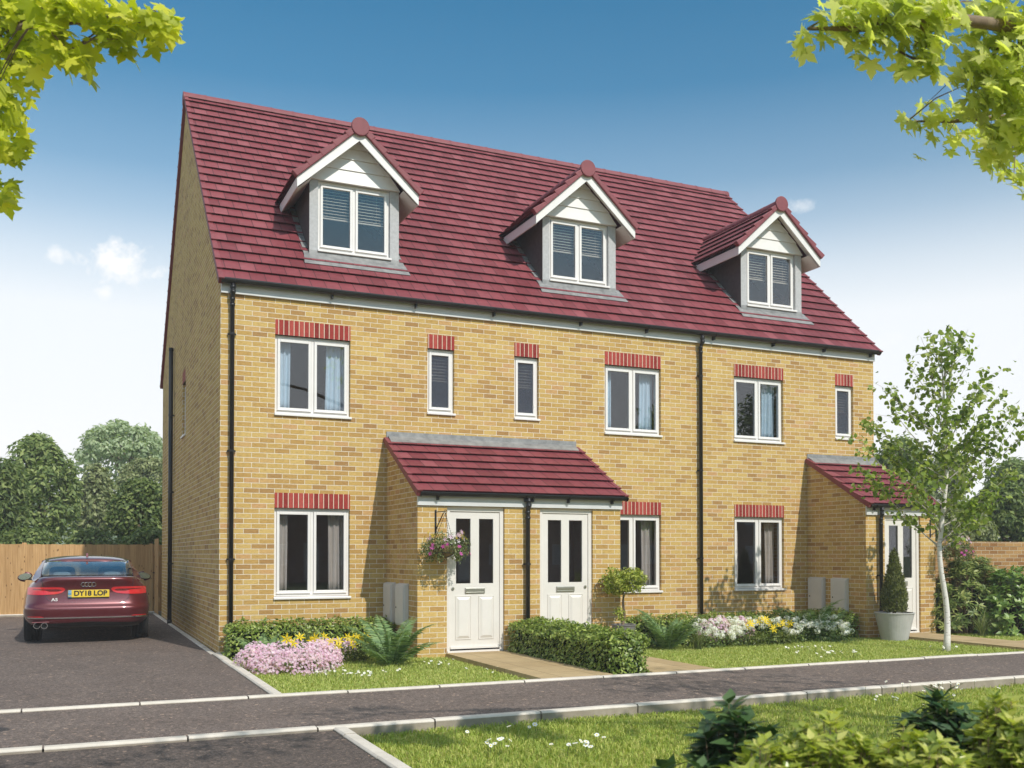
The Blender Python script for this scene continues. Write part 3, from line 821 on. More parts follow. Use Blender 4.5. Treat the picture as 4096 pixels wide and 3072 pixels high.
# ------------------------------------------------------------------ ground, drives, footway, lawns
def flat(name, mat, polys, z, kind='structure', thick=0):
    mb = MB()
    for p in polys:
        if thick: mb.poly_prism(p, 'z', z - thick, z)
        else: mb.quad(*[(x, y, z) for x, y in p])
    return tag(mb.build(name, mat, None, fix=bool(thick)), kind=kind)
rect = lambda x0, x1, y0, y1: [(x0, y0), (x1, y0), (x1, y1), (x0, y1)]
flat('ground', M['field'], [rect(-900, 900, -500, 1400)], -.22)
K1F, K1B, K2F, K2B = -4.735, -4.63, -6.785, -6.68
flat('driveway', M['asphalt3'], [rect(-9, -.09, K1B, 11.2), rect(-.09, 0, 0.02, 11.2)], -.028)
flat('footway', M['asphalt'], [rect(-30, 40, K2B, K1F)], -.024)
flat('lower_driveway', M['asphalt2'], [rect(-9, .0, -22, K2F)], -.03)
flat('lawn', M['soil'], [rect(.02, 10.99, K1B, -.0), rect(10.99, 40, K1B, -1.4), rect(-40,-9.5,K1B,11)], -.062)
flat('front_lawn', M['soil'], [rect(.12, 40, -22, K2F)], -.10)
flat('slab_path', M['slab'], [rect(2.95, 3.90, K1B, PY0 + .02)], .004, thick=.12)
flat('slab_path', M['slab'], [rect(4.45, 5.36, K1B, PY0 + .02)], .004, thick=.12)
flat('slab_path', M['slab'], [rect(11.27, 12.22, K1B, PY0 + .02)], .004, thick=.12)
flat('slab_path', M['slab'], [rect(12.222, 22, K1B+.35, K1B + 1.2)], .004, thick=.12)
def kerb(axis, c0, c1, start, end, step=1.016, ztop=0.0, zbot=-.25):
    mb = MB(); a = start
    while a < end - .05:
        b = min(a + step, end); g = .0065
        jit = rng.uniform(-.0035, .0035)
        if axis == 'x': lo = (a + g, c0, b - g, c1)
        else: lo = (c0, a + g, c1, b - g)
        x0, y0, x1, y1 = lo; ch = .016; zt = ztop + jit
        mb.hexa([(x0, y0, zbot), (x1, y0, zbot), (x1, y1, zbot), (x0, y1, zbot), (x0, y0, zt - ch), (x1, y0, zt - ch), (x1, y1, zt - ch), (x0, y1, zt - ch)])
        if axis == 'x': mb.hexa([(x0, y0, zt - ch), (x1, y0, zt - ch), (x1, y1, zt - ch), (x0, y1, zt - ch), (x0, y0 + ch, zt), (x1, y0 + ch, zt), (x1, y1 - ch, zt), (x0, y1 - ch, zt)])
        else: mb.hexa([(x0, y0, zt - ch), (x1, y0, zt - ch), (x1, y1, zt - ch), (x0, y1, zt - ch), (x0 + ch, y0, zt), (x1 - ch, y0, zt), (x1 - ch, y1, zt), (x0 + ch, y1, zt)])
        a = b
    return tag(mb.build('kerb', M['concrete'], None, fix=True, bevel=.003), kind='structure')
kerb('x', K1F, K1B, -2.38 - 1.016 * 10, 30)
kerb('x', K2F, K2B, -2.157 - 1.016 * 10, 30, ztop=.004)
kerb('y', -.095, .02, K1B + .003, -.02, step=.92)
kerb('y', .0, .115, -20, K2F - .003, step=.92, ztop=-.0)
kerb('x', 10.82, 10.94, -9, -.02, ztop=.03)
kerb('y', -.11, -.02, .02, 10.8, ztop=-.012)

# grass blades: uncountable
def blades(name, rects, z, density, h, col, excl=()):
    P = []
    for x0, x1, y0, y1, dm in rects:
        n = int((x1 - x0) * (y1 - y0) * density * dm)
        P.append(np.c_[rng.uniform(x0, x1, n), rng.uniform(y0, y1, n)])
    P = np.concatenate(P)
    for a, b, c, d in excl: P = P[~((P[:, 0] > a) & (P[:, 0] < b) & (P[:, 1] > c) & (P[:, 1] < d))]
    n = len(P)
    hh = h * rng.uniform(.55, 1.2, n) * (1 + .25 * np.sin(P[:, 0] * 1.7 + 1.3 * np.sin(P[:, 1] * 1.1)))
    w = rng.uniform(.0032, .006, n)
    az = rng.uniform(0, 6.283, n); lean = rng.uniform(.25, 1.15, n); az2 = az + rng.normal(0, .6, n) + 1.57
    dx, dy = np.cos(az), np.sin(az); lx, ly = np.cos(az2), np.sin(az2)
    base = np.c_[P, np.full(n, z)]
    D = np.c_[dx, dy, np.zeros(n)] * w[:, None]
    mid = base + np.c_[lx * lean * .25, ly * lean * .25, np.full(n, .55)] * hh[:, None]
    tip = base + np.c_[lx * lean, ly * lean, 1 - .35 * lean] * hh[:, None]
    V = np.stack([base - D, base + D, mid + D * .7, tip, mid - D * .7], 1).reshape(-1, 3)
    i = (np.arange(n) * 5)[:, None]
    F = np.concatenate([i + np.array([[0, 1, 2, 4]]), i + np.array([[4, 2, 3, 3]])])
    F1 = i + np.array([[0, 1, 2, 4]])
    T = np.concatenate([np.stack([i[:, 0], i[:, 0] + 1, i[:, 0] + 2], 1), np.stack([i[:, 0], i[:, 0] + 2, i[:, 0] + 4], 1), np.stack([i[:, 0] + 4, i[:, 0] + 2, i[:, 0] + 3], 1)])
    o = fast_mesh(name, V, T, M[col])
    return tag(o, kind='stuff')
M['grass'] = mat_leaf('grass_blade', (.25, .34, .06), (.42, .49, .115), (.62, .60, .24), .5, .3, .2)
M['grass2'] = mat_leaf('grass_blade_lush', (.22, .31, .045), (.37, .44, .085), (.57, .55, .18), .5, .3, .2)
paths = [(2.93, 3.92, -9, 0), (4.43, 5.38, -9, 0), (11.25, 12.24, -9, 0), (12.2, 30, K1B + .33, K1B + 1.22), (2.5, 5.87, -1.53, 1), (10.84, 12.55, -1.53, 1)]
tag(blades('grass', [(.03, 2.94, K1B, -.3, 1), (3.9, 4.45, K1B, -1.5, .6), (5.37, 11.3, K1B, -.9, .9), (12.2, 17, K1B, -1.0, .55)], -.062, 3000, .048, 'grass', paths), 'short sunlit grass of the lawn in front of the houses', 'grass')
tag(blades('grass', [(.14, 3.5, -9.5, K2F, 1.1), (3.5, 9, -9.5, K2F, .8), (1.0, 7.5, -12.2, -9.5, .9), (9, 16, -9, K2F, .3)], -.10, 2700, .052, 'grass2'), 'lush grass of the verge in front of the footway', 'grass')

# daisies
M['petal'] = mat_leaf('white_petal', (.78, .78, .76), (.85, .85, .84), None, .6, .2, .2)
M['stalk'] = mat_leaf('green_stalk', (.06, .10, .02), (.12, .16, .04))
def daisies(cx, cy, z, n, sx, sy, r, label):
    t = thing('daisy_clump', label, 'daisies', (cx, cy, z), 'white daisy clumps in the grass')
    P = np.c_[rng.normal(cx, sx, n), rng.normal(cy, sy, n), z + rng.uniform(.08, .14, n)]
    nr = rng.normal(0, .35, (n, 3)) + (0, -.35, 1)
    DA = ([(0, 0, 0)] + [(math.cos(R(30 * k)) * (1 if k % 2 else .75), math.sin(R(30 * k)) * (1 if k % 2 else .75), .1) for k in range(12)], [(0, 1 + k, 1 + (k + 1) % 12) for k in range(12)])
    CC = ([(0, 0, .16)] + [(math.cos(R(60 * k)) * .3, math.sin(R(60 * k)) * .3, .1) for k in range(6)], [(0, 1 + k, 1 + (k + 1) % 6) for k in range(6)])
    for i in range(n):
        V, F = scatter(DA, P[i:i+1], nr[i:i+1], r * rng.uniform(.75, 1.15)); fl = fast_mesh('flower_head', V, F, M['petal'], t)
        V, F = scatter(CC, P[i:i+1], nr[i:i+1], r); fast_mesh('flower_centre', V, F, M['yellow'], fl)
    mb = MB()
    for p in P: mb.tube([(p[0] + rng.normal(0, .01), p[1] + rng.normal(0, .01), z), tuple(p)], .002, 3, caps=False)
    mb.build('stems', M['stalk'], t, fix=False)
M['yellow'] = mat_leaf('lily_yellow', (.75, .52, .01), (.85, .66, .02), None, .45, .25, .3)
for a in ((.95, -3.35, -.075, 22, .14, .22, .019, 'larger white daisy clump on the lawn in front of the pink flowers'),
          (1.3, -3.5, -.075, 12, .14, .2, .019, 'smaller white daisy clump on the lawn, right of the larger one by the pink flowers'),
          (2.33, -2.85, -.075, 12, .16, .16, .019, 'white daisy clump on the lawn beside the big fern near the first door'),
          (2.6, -3.9, -.075, 4, .12, .1, .02, 'few white daisies on the lawn at the edge of the first slab path'),
          (8.0, -3.85, -.075, 22, .22, .22, .021, 'white daisy clump on the lawn in front of the white flower border'),
          (7.9, -3.1, -.075, 12, .3, .14, .02, 'white daisies on the lawn just below the white flower border'),
          (9.95, -3.95, -.075, 6, .12, .06, .02, 'few white daisies at the foot of the young birch'),
          (1.0, -8.0, -.10, 8, .08, .1, .022, 'white daisies on the verge near the lower driveway kerb'),
          (1.35, -7.45, -.10, 4, .2, .06, .022, 'few white daisies on the verge close to the footway kerb'),
          (1.5, -8.3, -.10, 12, .16, .1, .023, 'white daisies at the very front of the verge by the shrubs'),
          (5.4, -7.5, -.10, 8, .1, .15, .02, 'white daisies on the verge left of the dark shrub'),
          (6.7, -7.0, -.10, 24, .35, .2, .02, 'biggest white daisy patch on the verge behind the dark shrub')):
    daisies(*a)

# ------------------------------------------------------------------ fence and walls
fence = thing('wooden_fence', 'tall close boarded timber fence at the end of the driveway behind the car', 'fence', (-3, 10.9, -.03))
mb = MB(); x = -7.5; k = 0
while x < .9:
    x1 = min(x + .125, .9)
    mb.hexa([(x, 10.90, .03), (x1 + .012, 10.912, .03), (x1 + .012, 10.925, .03), (x, 10.925, .03), (x, 10.90, 1.66 + .004 * (k % 3)), (x1 + .012, 10.912, 1.66 + .004 * (k % 3)), (x1 + .012, 10.925, 1.66 + .004 * (k % 3)), (x, 10.925, 1.66 + .004 * (k % 3))])
    x = x1; k += 1
mb.build('board_panel', M['wood'], fence, fix=True)
for x in (-5.3, -2.95, -.16):
    mb = MB(); mb.box(x - .05, x + .05, 10.93, 11.03, -.2, 1.70) if x < -1 else mb.box(x - .04, x + .05, 10.84, 10.888, -.2, 1.69)
    mb.build('fence_post', M['wood'], fence, bevel=.006)
mb = MB(); mb.box(-7.5, .9, 10.93, 10.98, .3, .38); mb.box(-7.5, .9, 10.93, 10.98, 1.3, 1.38); mb.build('fence_rail', M['wood'], fence)
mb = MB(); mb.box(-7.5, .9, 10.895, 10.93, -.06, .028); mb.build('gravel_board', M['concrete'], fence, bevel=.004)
gate = thing('side_gate', 'brown boarded side gate between the fence and the house gable', 'gate', (-.06, 10.3, 0))
mb = MB()
for k in range(8): mb.box(-.085, -.065, 9.76 + k * .125, 9.76 + k * .125 + .121, .02, 1.80)
mb.build('gate_boards', M['wood'], gate, bevel=.003)
mb = MB(); mb.box(-.064, -.03, 9.76, 10.76, .3, .4); mb.box(-.064, -.03, 9.76, 10.76, 1.4, 1.5); mb.build('gate_rail', M['wood'], gate)
mb = MB(); mb.tube([(-.125, 10.55, .98), (-.125, 10.64, .98)], .012, 8); mb.box(-.13, -.086, 10.58, 10.6, .97, .99); mb.build('gate_latch', M['iron'], gate)
gw = thing('garden_wall', 'low buff brick garden wall with brick on edge coping beyond the shrubs', 'wall', (16, -1.0, 0))
mb = MB(); mb.box(12.9, 24, -1.0, -.78, -.15, 1.575); mb.build('brickwork', M['garden_brick'], gw)
mb = MB(); mb.box(12.9, 24, -1.004, -.776, 1.576, 1.675); mb.build('coping', M['garden_brick'], gw, bevel=.006)

# ------------------------------------------------------------------ plants
def clumps_to_leaves(blobs, n, size, shape, nz=.25, jitter=.5, shell=(.7, 1.0), flat_up=.25, front=0.0):
    """blobs: list of (centre, (rx,ry,rz)); leaves on their shells, outward facing"""
    vol = np.array([(r[0] * r[1] + r[1] * r[2] + r[0] * r[2]) for c, r in blobs])
    cnt = rng.multinomial(n, vol / vol.sum())
    P, Nn = [], []
    for (c, r), k in zip(blobs, cnt):
        d = unit(rng.normal(size=(k, 3)))
        rad = rng.uniform(shell[0], shell[1], k)[:, None]
        P.append(np.array(c) + d * np.array(r) * rad); Nn.append(d + rng.normal(0, jitter, (k, 3)) + (0, -front, flat_up))
    P = np.concatenate(P); Nn = np.concatenate(Nn)
    al = rng.normal(size=(len(P), 3)) + (0, 0, -.6)
    return scatter(shape, P, Nn, size * rng.uniform(.7, 1.25, len(P)), al)

HEDGE = {}
M['hedge'] = mat_leaf('hedge_leaf', (.09, .15, .018), (.22, .30, .045), (.46, .52, .14), .38, .25, .5)
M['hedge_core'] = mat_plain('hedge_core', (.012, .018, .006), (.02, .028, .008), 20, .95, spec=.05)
def hedge(x0, x1, y0, y1, h, n, label, z=-.07):
    t = thing('hedge', label, 'hedge', ((x0 + x1) / 2, (y0 + y1) / 2, z), 'clipped green hedges')
    mb = MB(); e = .07
    nx, ny = max(2, int((x1 - x0) / .15)), max(2, int((y1 - y0) / .15))
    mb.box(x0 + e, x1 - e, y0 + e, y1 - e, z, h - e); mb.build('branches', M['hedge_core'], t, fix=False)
    A = np.array([(x1 - x0) * (y1 - y0), (x1 - x0) * (h - z), (x1 - x0) * (h - z) * .4, (y1 - y0) * (h - z), (y1 - y0) * (h - z)])
    c = rng.multinomial(n, A / A.sum())
    P, Nn = [], []
    U = lambda a, b, k: rng.uniform(a, b, k)
    def add(p, nn): P.append(p); Nn.append(np.broadcast_to(np.array(nn, float), p.shape))
    add(np.c_[U(x0, x1, c[0]), U(y0, y1, c[0]), np.full(c[0], h)], (0, 0, 1))
    add(np.c_[U(x0, x1, c[1]), np.full(c[1], y0), U(z, h, c[1])], (0, -1, .3))
    add(np.c_[U(x0, x1, c[2]), np.full(c[2], y1), U(z, h, c[2])], (0, 1, .3))
    add(np.c_[np.full(c[3], x0), U(y0, y1, c[3]), U(z, h, c[3])], (-1, 0, .3))
    add(np.c_[np.full(c[4], x1), U(y0, y1, c[4]), U(z, h, c[4])], (1, 0, .3))
    P = np.concatenate(P); Nn = np.concatenate(Nn)
    lump = .035 * np.sin(P[:, 0] * 9 + 2) * np.sin(P[:, 1] * 8) + .02 * np.sin(P[:, 0] * 23 + P[:, 2] * 17)
    P = P + Nn * (rng.uniform(-.07, .025, len(P)) + lump)[:, None]
    # round the top edges
    P[:, 2] -= np.where(P[:, 2] > h - .08, .05 * np.clip(1 - np.minimum(np.minimum(P[:, 0] - x0, x1 - P[:, 0]), np.minimum(P[:, 1] - y0, y1 - P[:, 1])) / .09, 0, 1), 0)
    nn = Nn + rng.normal(0, .55, P.shape) + (0, 0, .25)
    al = rng.normal(size=P.shape) + Nn * .6 + (0, 0, .3)
    V, F = scatter(LEAF, P, nn, .055 * rng.uniform(.7, 1.3, len(P)), al)
    fast_mesh('leaves', V, F, M['hedge'], t)
hedge(.06, 2.46, -.62, -.16, .44, 6500, 'low clipped hedge under the left window, behind the pink flowers')
hedge(3.92, 4.44, -4.56, -1.58, .46, 9500, 'clipped hedge running between the two slab paths to the double porch')
hedge(5.95, 10.78, -1.42, -.92, .40, 9500, 'long low hedge behind the white and yellow flower border')

M['fern'] = mat_leaf('fern_leaf', (.09, .16, .055), (.18, .29, .11), (.33, .44, .19), .45, .3, .4)
def fern(c, n, L, label, z=-.07, lift=1.0):
    t = thing('fern', label, 'fern', (c[0], c[1], z), 'dark green ferns in the borders')
    Vs, Fs = [], []; off = 0; mb = MB()
    for k in range(n):
        az = 6.283 * k / n + rng.uniform(-.2, .2); ln = L * rng.uniform(.75, 1.1)
        el = rng.uniform(.6, 1.0) * lift if k % 3 == 0 else rng.uniform(1.0, 1.4)
        pts = [np.array((c[0] + .03 * math.cos(az), c[1] + .03 * math.sin(az), z))]
        e = el; m = 26
        for i in range(m):
            e -= (el * .85 + .15) / m * (0.25 + 1.5 * i / m)
            pts.append(pts[-1] + ln / m * np.array((math.cos(az) * math.cos(e), math.sin(az) * math.cos(e), math.sin(e))))
        mb.tube(pts, [.006 * (1 - i / (m + 1)) + .001 for i in range(m + 1)], 3, caps=False)
        pts = np.array(pts); tan = unit(np.gradient(pts, axis=0)); sd = unit(np.cross(tan, (0, 0, 1))); nr = np.cross(sd, tan)
        P, A, Nn, Sz = [], [], [], []
        for q in np.linspace(2.5, m, 44):
            i = int(q); i = min(i, m - 1); fr = q - i
            p = pts[i] * (1 - fr) + pts[min(i + 1, m)] * fr
            f = q / m; s = ln * .21 * (math.sin(math.pi * min(1, f * .92 + .1)) ** .7) * (1.05 - .55 * f)
            for sg in (-1, 1):
                P.append(p); A.append(sd[i] * sg + tan[i] * .45); Nn.append(nr[i] + rng.normal(0, .12, 3) + sd[i] * sg * .25); Sz.append(s)
        PIN = ([(0, .0, 0), (.35, .10, .02), (1, 0, -.10), (.35, -.10, .02), (.5, 0, .03)], [(0, 4, 2, 1), (0, 3, 2, 4)])
        V, F = scatter(PIN, np.array(P), np.array(Nn), np.array(Sz), np.array(A))
        Vs.append(V); Fs.append(F + off); off += len(V)
    fast_mesh('fronds', np.concatenate(Vs), np.concatenate(Fs), M['fern'], t)
    mb.build('stems', M['fern'], t, fix=False)
fern((1.93, -2.2), 15, .92, 'large dark green fern to the left of the first front door')
fern((.42, -1.15), 9, .60, 'small fern at the left end of the border behind the pink flowers')
fern((.80, -1.05), 7, .55, 'small fern beside the sedge behind the pink flowers')
fern((6.50, -1.85), 15, .88, 'large fern between the potted standard tree and the white flowers')
fern((9.65, -1.50), 13, 1.0, 'fern rising out of the right end of the white flower border')

def tuft(c, n, h, spread, mat, label, kind='sedge', z=-.07, w=.007, name='sedge_tuft', grp='grassy tufts'):
    az = rng.uniform(0, 6.283, n); ln = h * rng.uniform(.7, 1.15, n); lean = rng.uniform(.1, spread, n)
    V, T = [], []; m = 5
    for k in range(n):
        b = np.array((c[0] + rng.normal(0, .025), c[1] + rng.normal(0, .025), z)); s = np.array((-math.sin(az[k]), math.cos(az[k]), 0)) * w
        for i in range(m + 1):
            f = i / m; a = lean[k] * f
            p = b + ln[k] * np.array((math.cos(az[k]) * f * math.sin(a), math.sin(az[k]) * f * math.sin(a), f * math.cos(a * .9)))
            ww = s * (1 - f ** 2) + s * .05
            V += [p - ww, p + ww]
        o = k * 2 * (m + 1)
        for i in range(m): T.append((o + 2 * i, o + 2 * i + 1, o + 2 * i + 3, o + 2 * i + 2))
    ob = fast_mesh(name, np.array(V), np.array(T), M[mat], None, (c[0], c[1], z))
    tag(ob, label, kind, grp)
M['sedge'] = mat_leaf('sedge_blade', (.08, .13, .03), (.20, .25, .08), (.42, .42, .2), .5, .2, .3)
M['yucca'] = mat_leaf('yucca_blade', (.09, .13, .04), (.19, .24, .08), (.38, .38, .17), .45, .2, .4)
tuft((1.08, -1.05), 45, .56, .75, 'sedge', 'pale spiky sedge tuft behind the pink flowers')
tuft((6.95, -2.0), 70, .36, 1.1, 'yucca', 'dark arching sedge tuft at the left end of the white flowers')
tuft((12.95, -2.15), 120, .50, 1.3, 'yucca', 'yellow edged spiky grass at the foot of the shrubs by the garden wall', w=.005)
tuft((13.35, -2.25), 100, .46, 1.3, 'yucca', 'spiky grass right of the yellow edged one, below the laurel', w=.005)

M['pink'] = mat_leaf('pink_petal', (.70, .41, .62), (.82, .59, .76), (.88, .76, .86), .6, .35, .2)
M['bedleaf'] = mat_leaf('border_leaf', (.06, .10, .02), (.13, .19, .04), (.26, .32, .09))
def flower_mound(name, label, cat, blobs, nf, sf, mat, nl, sl, shape=FLOWER5, group=None, z=-.07, up=.5, leafmat='bedleaf'):
    c = blobs[0][0]
    t = thing(name, label, cat, (c[0], c[1], z), group)
    V, F = clumps_to_leaves([((a[0], a[1], a[2] - .05), r) for a, r in blobs], nl, sl, LEAF, shell=(.45, .95)); V[:, 2] = np.maximum(V[:, 2], z - .01); fast_mesh('foliage', V, F, M[leafmat], t)
    V, F = clumps_to_leaves(blobs, nf, sf, shape, shell=(.88, 1.1), flat_up=up, jitter=.4, front=.6)
    k = len(shape[0]); cz = V.reshape(-1, k, 3).mean(1)[:, 2]; ok = np.repeat(cz > z + .03, k)
    keep = np.nonzero(cz > z + .03)[0]; nfc = len(shape[1]); Fk = F.reshape(-1, nfc, F.shape[1])[keep].reshape(-1, F.shape[1])
    fast_mesh('flowers', V, Fk, M[mat], t)
    return t
pb = [((.62, -2.1, .06), (.50, .50, .24)), ((.28, -1.75, .05), (.30, .42, .19)), ((.58, -2.55, .0), (.38, .34, .17)), ((1.0, -2.0, .05), (.30, .34, .22)), ((.40, -2.3, .02), (.34, .30, .2))]
pb += [((.62 + .5 * math.cos(a), -2.1 + .55 * math.sin(a), .1 + .07 * math.sin(3 * a)), (.14, .14, .12)) for a in np.linspace(0, 6.2, 11)]
flower_mound('pink_flower_clump', 'big clump of pale pink flowers on the lawn edge below the left hedge', 'flowers', pb, 6200, .033, 'pink', 1500, .05)
pb = [((1.42, -1.35, .08), (.26, .2, .17)), ((1.2, -1.3, .1), (.16, .16, .17))]
flower_mound('pink_flower_clump', 'small clump of pale pink flowers between the lilies and the left hedge', 'flowers', pb, 620, .04, 'pink', 350, .05)
pb = [((7.6, -1.55, .17), (.32, .18, .2)), ((8.1, -1.5, .17), (.28, .18, .19)), ((7.75, -1.5, .3), (.1, .1, .12)), ((8.15, -1.5, .3), (.1, .1, .1))]
flower_mound('pink_flower_clump', 'pale pink flowers at the back of the right border above the white flowers', 'flowers', pb, 1300, .042, 'pink', 500, .05)

M['lily_leaf'] = mat_leaf('lily_leaf', (.06, .09, .015), (.14, .18, .03), (.25, .27, .06))
def lilies(c, blobs, spots, label):
    t = thing('yellow_lily', label, 'lilies', (c[0], c[1], -.07), 'yellow lilies in the borders')
    V, F = clumps_to_leaves(blobs, 900, .06, LEAF_NARROW, shell=(.3, 1.0), flat_up=.2); V[:, 2] = np.maximum(V[:, 2], -.08); fast_mesh('foliage', V, F, M['lily_leaf'], t)
    P = np.array(spots) + (0, -.05, .055); n = len(P)
    nn = rng.normal(0, .35, (n, 3)) + (-.15, -.8, .55)
    for i in range(n):
        V, F = scatter(STAR6, P[i:i+1], nn[i:i+1], .135 * rng.uniform(.85, 1.2)); fast_mesh('flower', V, F, M['yellow'], t)
    mb = MB()
    for p in P: mb.tube([(p[0] + rng.normal(0, .03), p[1] + .06, -.05), (p[0], p[1] + .02, p[2])], .004, 4, caps=False)
    mb.build('stems', M['stalk'], t, fix=False)
sp = [(x, y, zz) for x, y, zz in ((1.02,-1.62,.25),(1.09,-1.68,.20),(1.16,-1.6,.27),(1.22,-1.7,.21),(1.3,-1.75,.14),(1.34,-1.66,.2),(1.45,-1.7,.25),(1.52,-1.68,.22),(1.58,-1.72,.26),(1.64,-1.68,.2),(1.7,-1.72,.25),(1.76,-1.7,.22),(1.5,-1.8,.15),(1.12,-1.78,.13),(.95,-1.75,.22),(.52,-2.25,.30),(.70,-2.2,.32),(.58,-2.35,.26))]
lilies((1.4, -1.65), [((1.45, -1.6, .05), (.36, .2, .16)), ((1.1, -1.6, .05), (.25, .18, .15)), ((1.7,-1.6,.05),(.2,.2,.15))], sp, 'yellow lilies between the pink clump and the large fern')
sp = [(x, -1.98 + rng.normal(0, .06), zz) for x, zz in ((7.84,.28),(7.9,.22),(7.96,.27),(8.1,.3),(8.16,.34),(8.22,.28),(8.3,.33),(8.36,.26),(8.44,.2),(8.5,.26),(8.56,.22),(8.62,.28),(8.78,.25),(8.72,.2),(8.4,.16))]
lilies((8.3, -1.95), [((8.1, -1.95, .04), (.3, .16, .16)), ((8.6, -1.95, .04), (.3, .16, .16))], sp, 'yellow lilies in the middle of the white flower border')

M['white_floret'] = mat_leaf('white_floret', (.74, .72, .76), (.84, .83, .86), (.88, .88, .88), .6, .35, .2)
t = thing('white_flower_border', 'row of round white flower heads in front of the long hedge', 'flowers', (8.6, -1.8, -.07))
bl = [((x, -1.78 + .05 * math.sin(x * 5), .02), (.22, .22, .16)) for x in np.arange(7.1, 10.1, .22)]
V, F = clumps_to_leaves(bl, 3200, .055, LEAF, shell=(.5, 1.0)); V[:, 2] = np.maximum(V[:, 2], -.08); fast_mesh('foliage', V, F, M['bedleaf'], t)
P = []
for k in range(150):
    x = rng.uniform(7.1, 10.15); y = rng.uniform(-2.0, -1.5)
    if 7.9 < x < 8.75 and y < -1.75: continue
    P.append((x, y, .13 + (y + 2.0) * .42 + rng.uniform(-.04, .06)))
P = np.array(P); Q, Nn = [], []
for p in P:
    d = unit(rng.normal(size=(34, 3)) + (0, -.2, .3)); Q.append(p + d * .052 * np.array((1, 1, .85))); Nn.append(d)
V, F = scatter(FLOWER5, np.concatenate(Q), np.concatenate(Nn), .031); fast_mesh('flower_heads', V, F, M['white_floret'], t)

# potted plants
M['pot_dark'] = mat_plain('dark_grey_pot', (.14, .13, .125), (.18, .165, .16), 6, .6, bump=.05)
M['pot_pale'] = mat_plain('pale_stone_pot', (.40, .395, .375), (.50, .49, .465), 5, .75, bump=.2, bscale=90)
M['bark'] = mat_plain('brown_bark', (.16, .11, .07), (.26, .19, .12), 14, .9, bump=.5, bscale=30)
M['topiary'] = mat_leaf('topiary_leaf', (.16, .21, .02), (.33, .38, .05), (.54, .55, .13), .4, .3, .4)
def pot(t, c, r0, r1, z0, z1, mat):
    mb = MB(); mb.lathe([(r0 * .96, z0), (r0, z0 + .01), (r1, z1 - .02), (r1 + .012, z1 - .018), (r1 + .012, z1), (r1 - .02, z1), (r1 - .03, z1 - .05)], (c[0], c[1], 0), 40); mb.build('pot', M[mat], t, smooth=False, bevel=.002)
    mb = MB(); mb.lathe([(.01, z1 - .052), (r1 - .031, z1 - .052), (r1 - .031, z1 - .045), (.01, z1 - .035)], (c[0], c[1], 0), 24); mb.build('soil', M['earth'], t)
t = thing('potted_tree', 'small standard tree with a ball of yellow green leaves in a dark grey pot', 'potted tree', (5.70, -1.85, -.02))
pot(t, (5.70, -1.85), .175, .18, -.06, .365, 'pot_dark')
mb = MB(); pts = [(5.70 + .022 * math.sin(z * 16), -1.85 + .02 * math.cos(z * 14), z) for z in np.linspace(.32, 1.0, 16)]
mb.tube(pts, [.026 - .012 * i / 15 for i in range(16)], 8)
for k in range(9):
    a = k * 2.4; zz = .8 + .025 * k; mb.tube([(5.70, -1.85, zz), (5.70 + .2 * math.cos(a), -1.85 + .2 * math.sin(a), zz + .18)], [.009, .003], 5)
mb.tube([(5.69, -1.86, .42), (5.60, -1.9, .55)], [.006, .003], 4)
mb.build('trunk', M['bark'], t, smooth=True)
bl = [((5.70, -1.85, 1.02), (.27, .27, .19))]
for k in range(26):
    d = unit(rng.normal(size=3)); bl.append(((5.70 + d[0] * .27, -1.85 + d[1] * .27, 1.03 + d[2] * .17), (.11, .11, .075)))
V, F = clumps_to_leaves(bl, 2600, .05, LEAF, shell=(.4, 1.1)); V2, F2 = clumps_to_leaves([((5.58, -1.92, .56), (.09, .07, .09)), ((5.63, -1.9, .46), (.06, .05, .06))], 130, .045, LEAF, shell=(.2, 1))
fast_mesh('crown', np.concatenate([V, V2]), np.concatenate([F, F2 + len(V)]), M['topiary'], t)
t = thing('potted_conifer', 'cone shaped conifer in a large pale stone pot beside the single porch', 'potted conifer', (11.02, -2.0, -.05))
pot(t, (11.02, -2.0), .215, .325, -.075, .425, 'pot_pale')
M['conifer'] = mat_leaf('conifer_needles', (.07, .09, .02), (.14, .16, .045), (.25, .27, .09), .6, .2, .2)
mb = MB(); mb.tube([(11.02, -2.0, .36), (11.02, -2.0, 1.35)], [.03, .006], 8); mb.build('trunk', M['bark'], t)
n = 9000; zz = .42 + 1.10 * rng.beta(1.15, 1.9, n); f = (zz - .42) / 1.10
rad = (.215 * (1 - f) ** .75 * np.minimum(1, .6 + f * 4) + .012) * rng.uniform(.72, 1.08, n) * (1 + .10 * np.sin(f * 20 + 3 * np.sin(f * 9)))
az = rng.uniform(0, 6.283, n); P = np.c_[11.02 + rad * np.cos(az), -2.0 + rad * np.sin(az), zz]
out = np.c_[np.cos(az), np.sin(az), np.zeros(n)]
V, F = scatter(LEAF_NARROW, P, out + rng.normal(0, .6, (n, 3)), .05 * rng.uniform(.6, 1.3, n), out * .6 + (0, 0, 1) + rng.normal(0, .4, (n, 3))); fast_mesh('crown', V, F, M['conifer'], t)

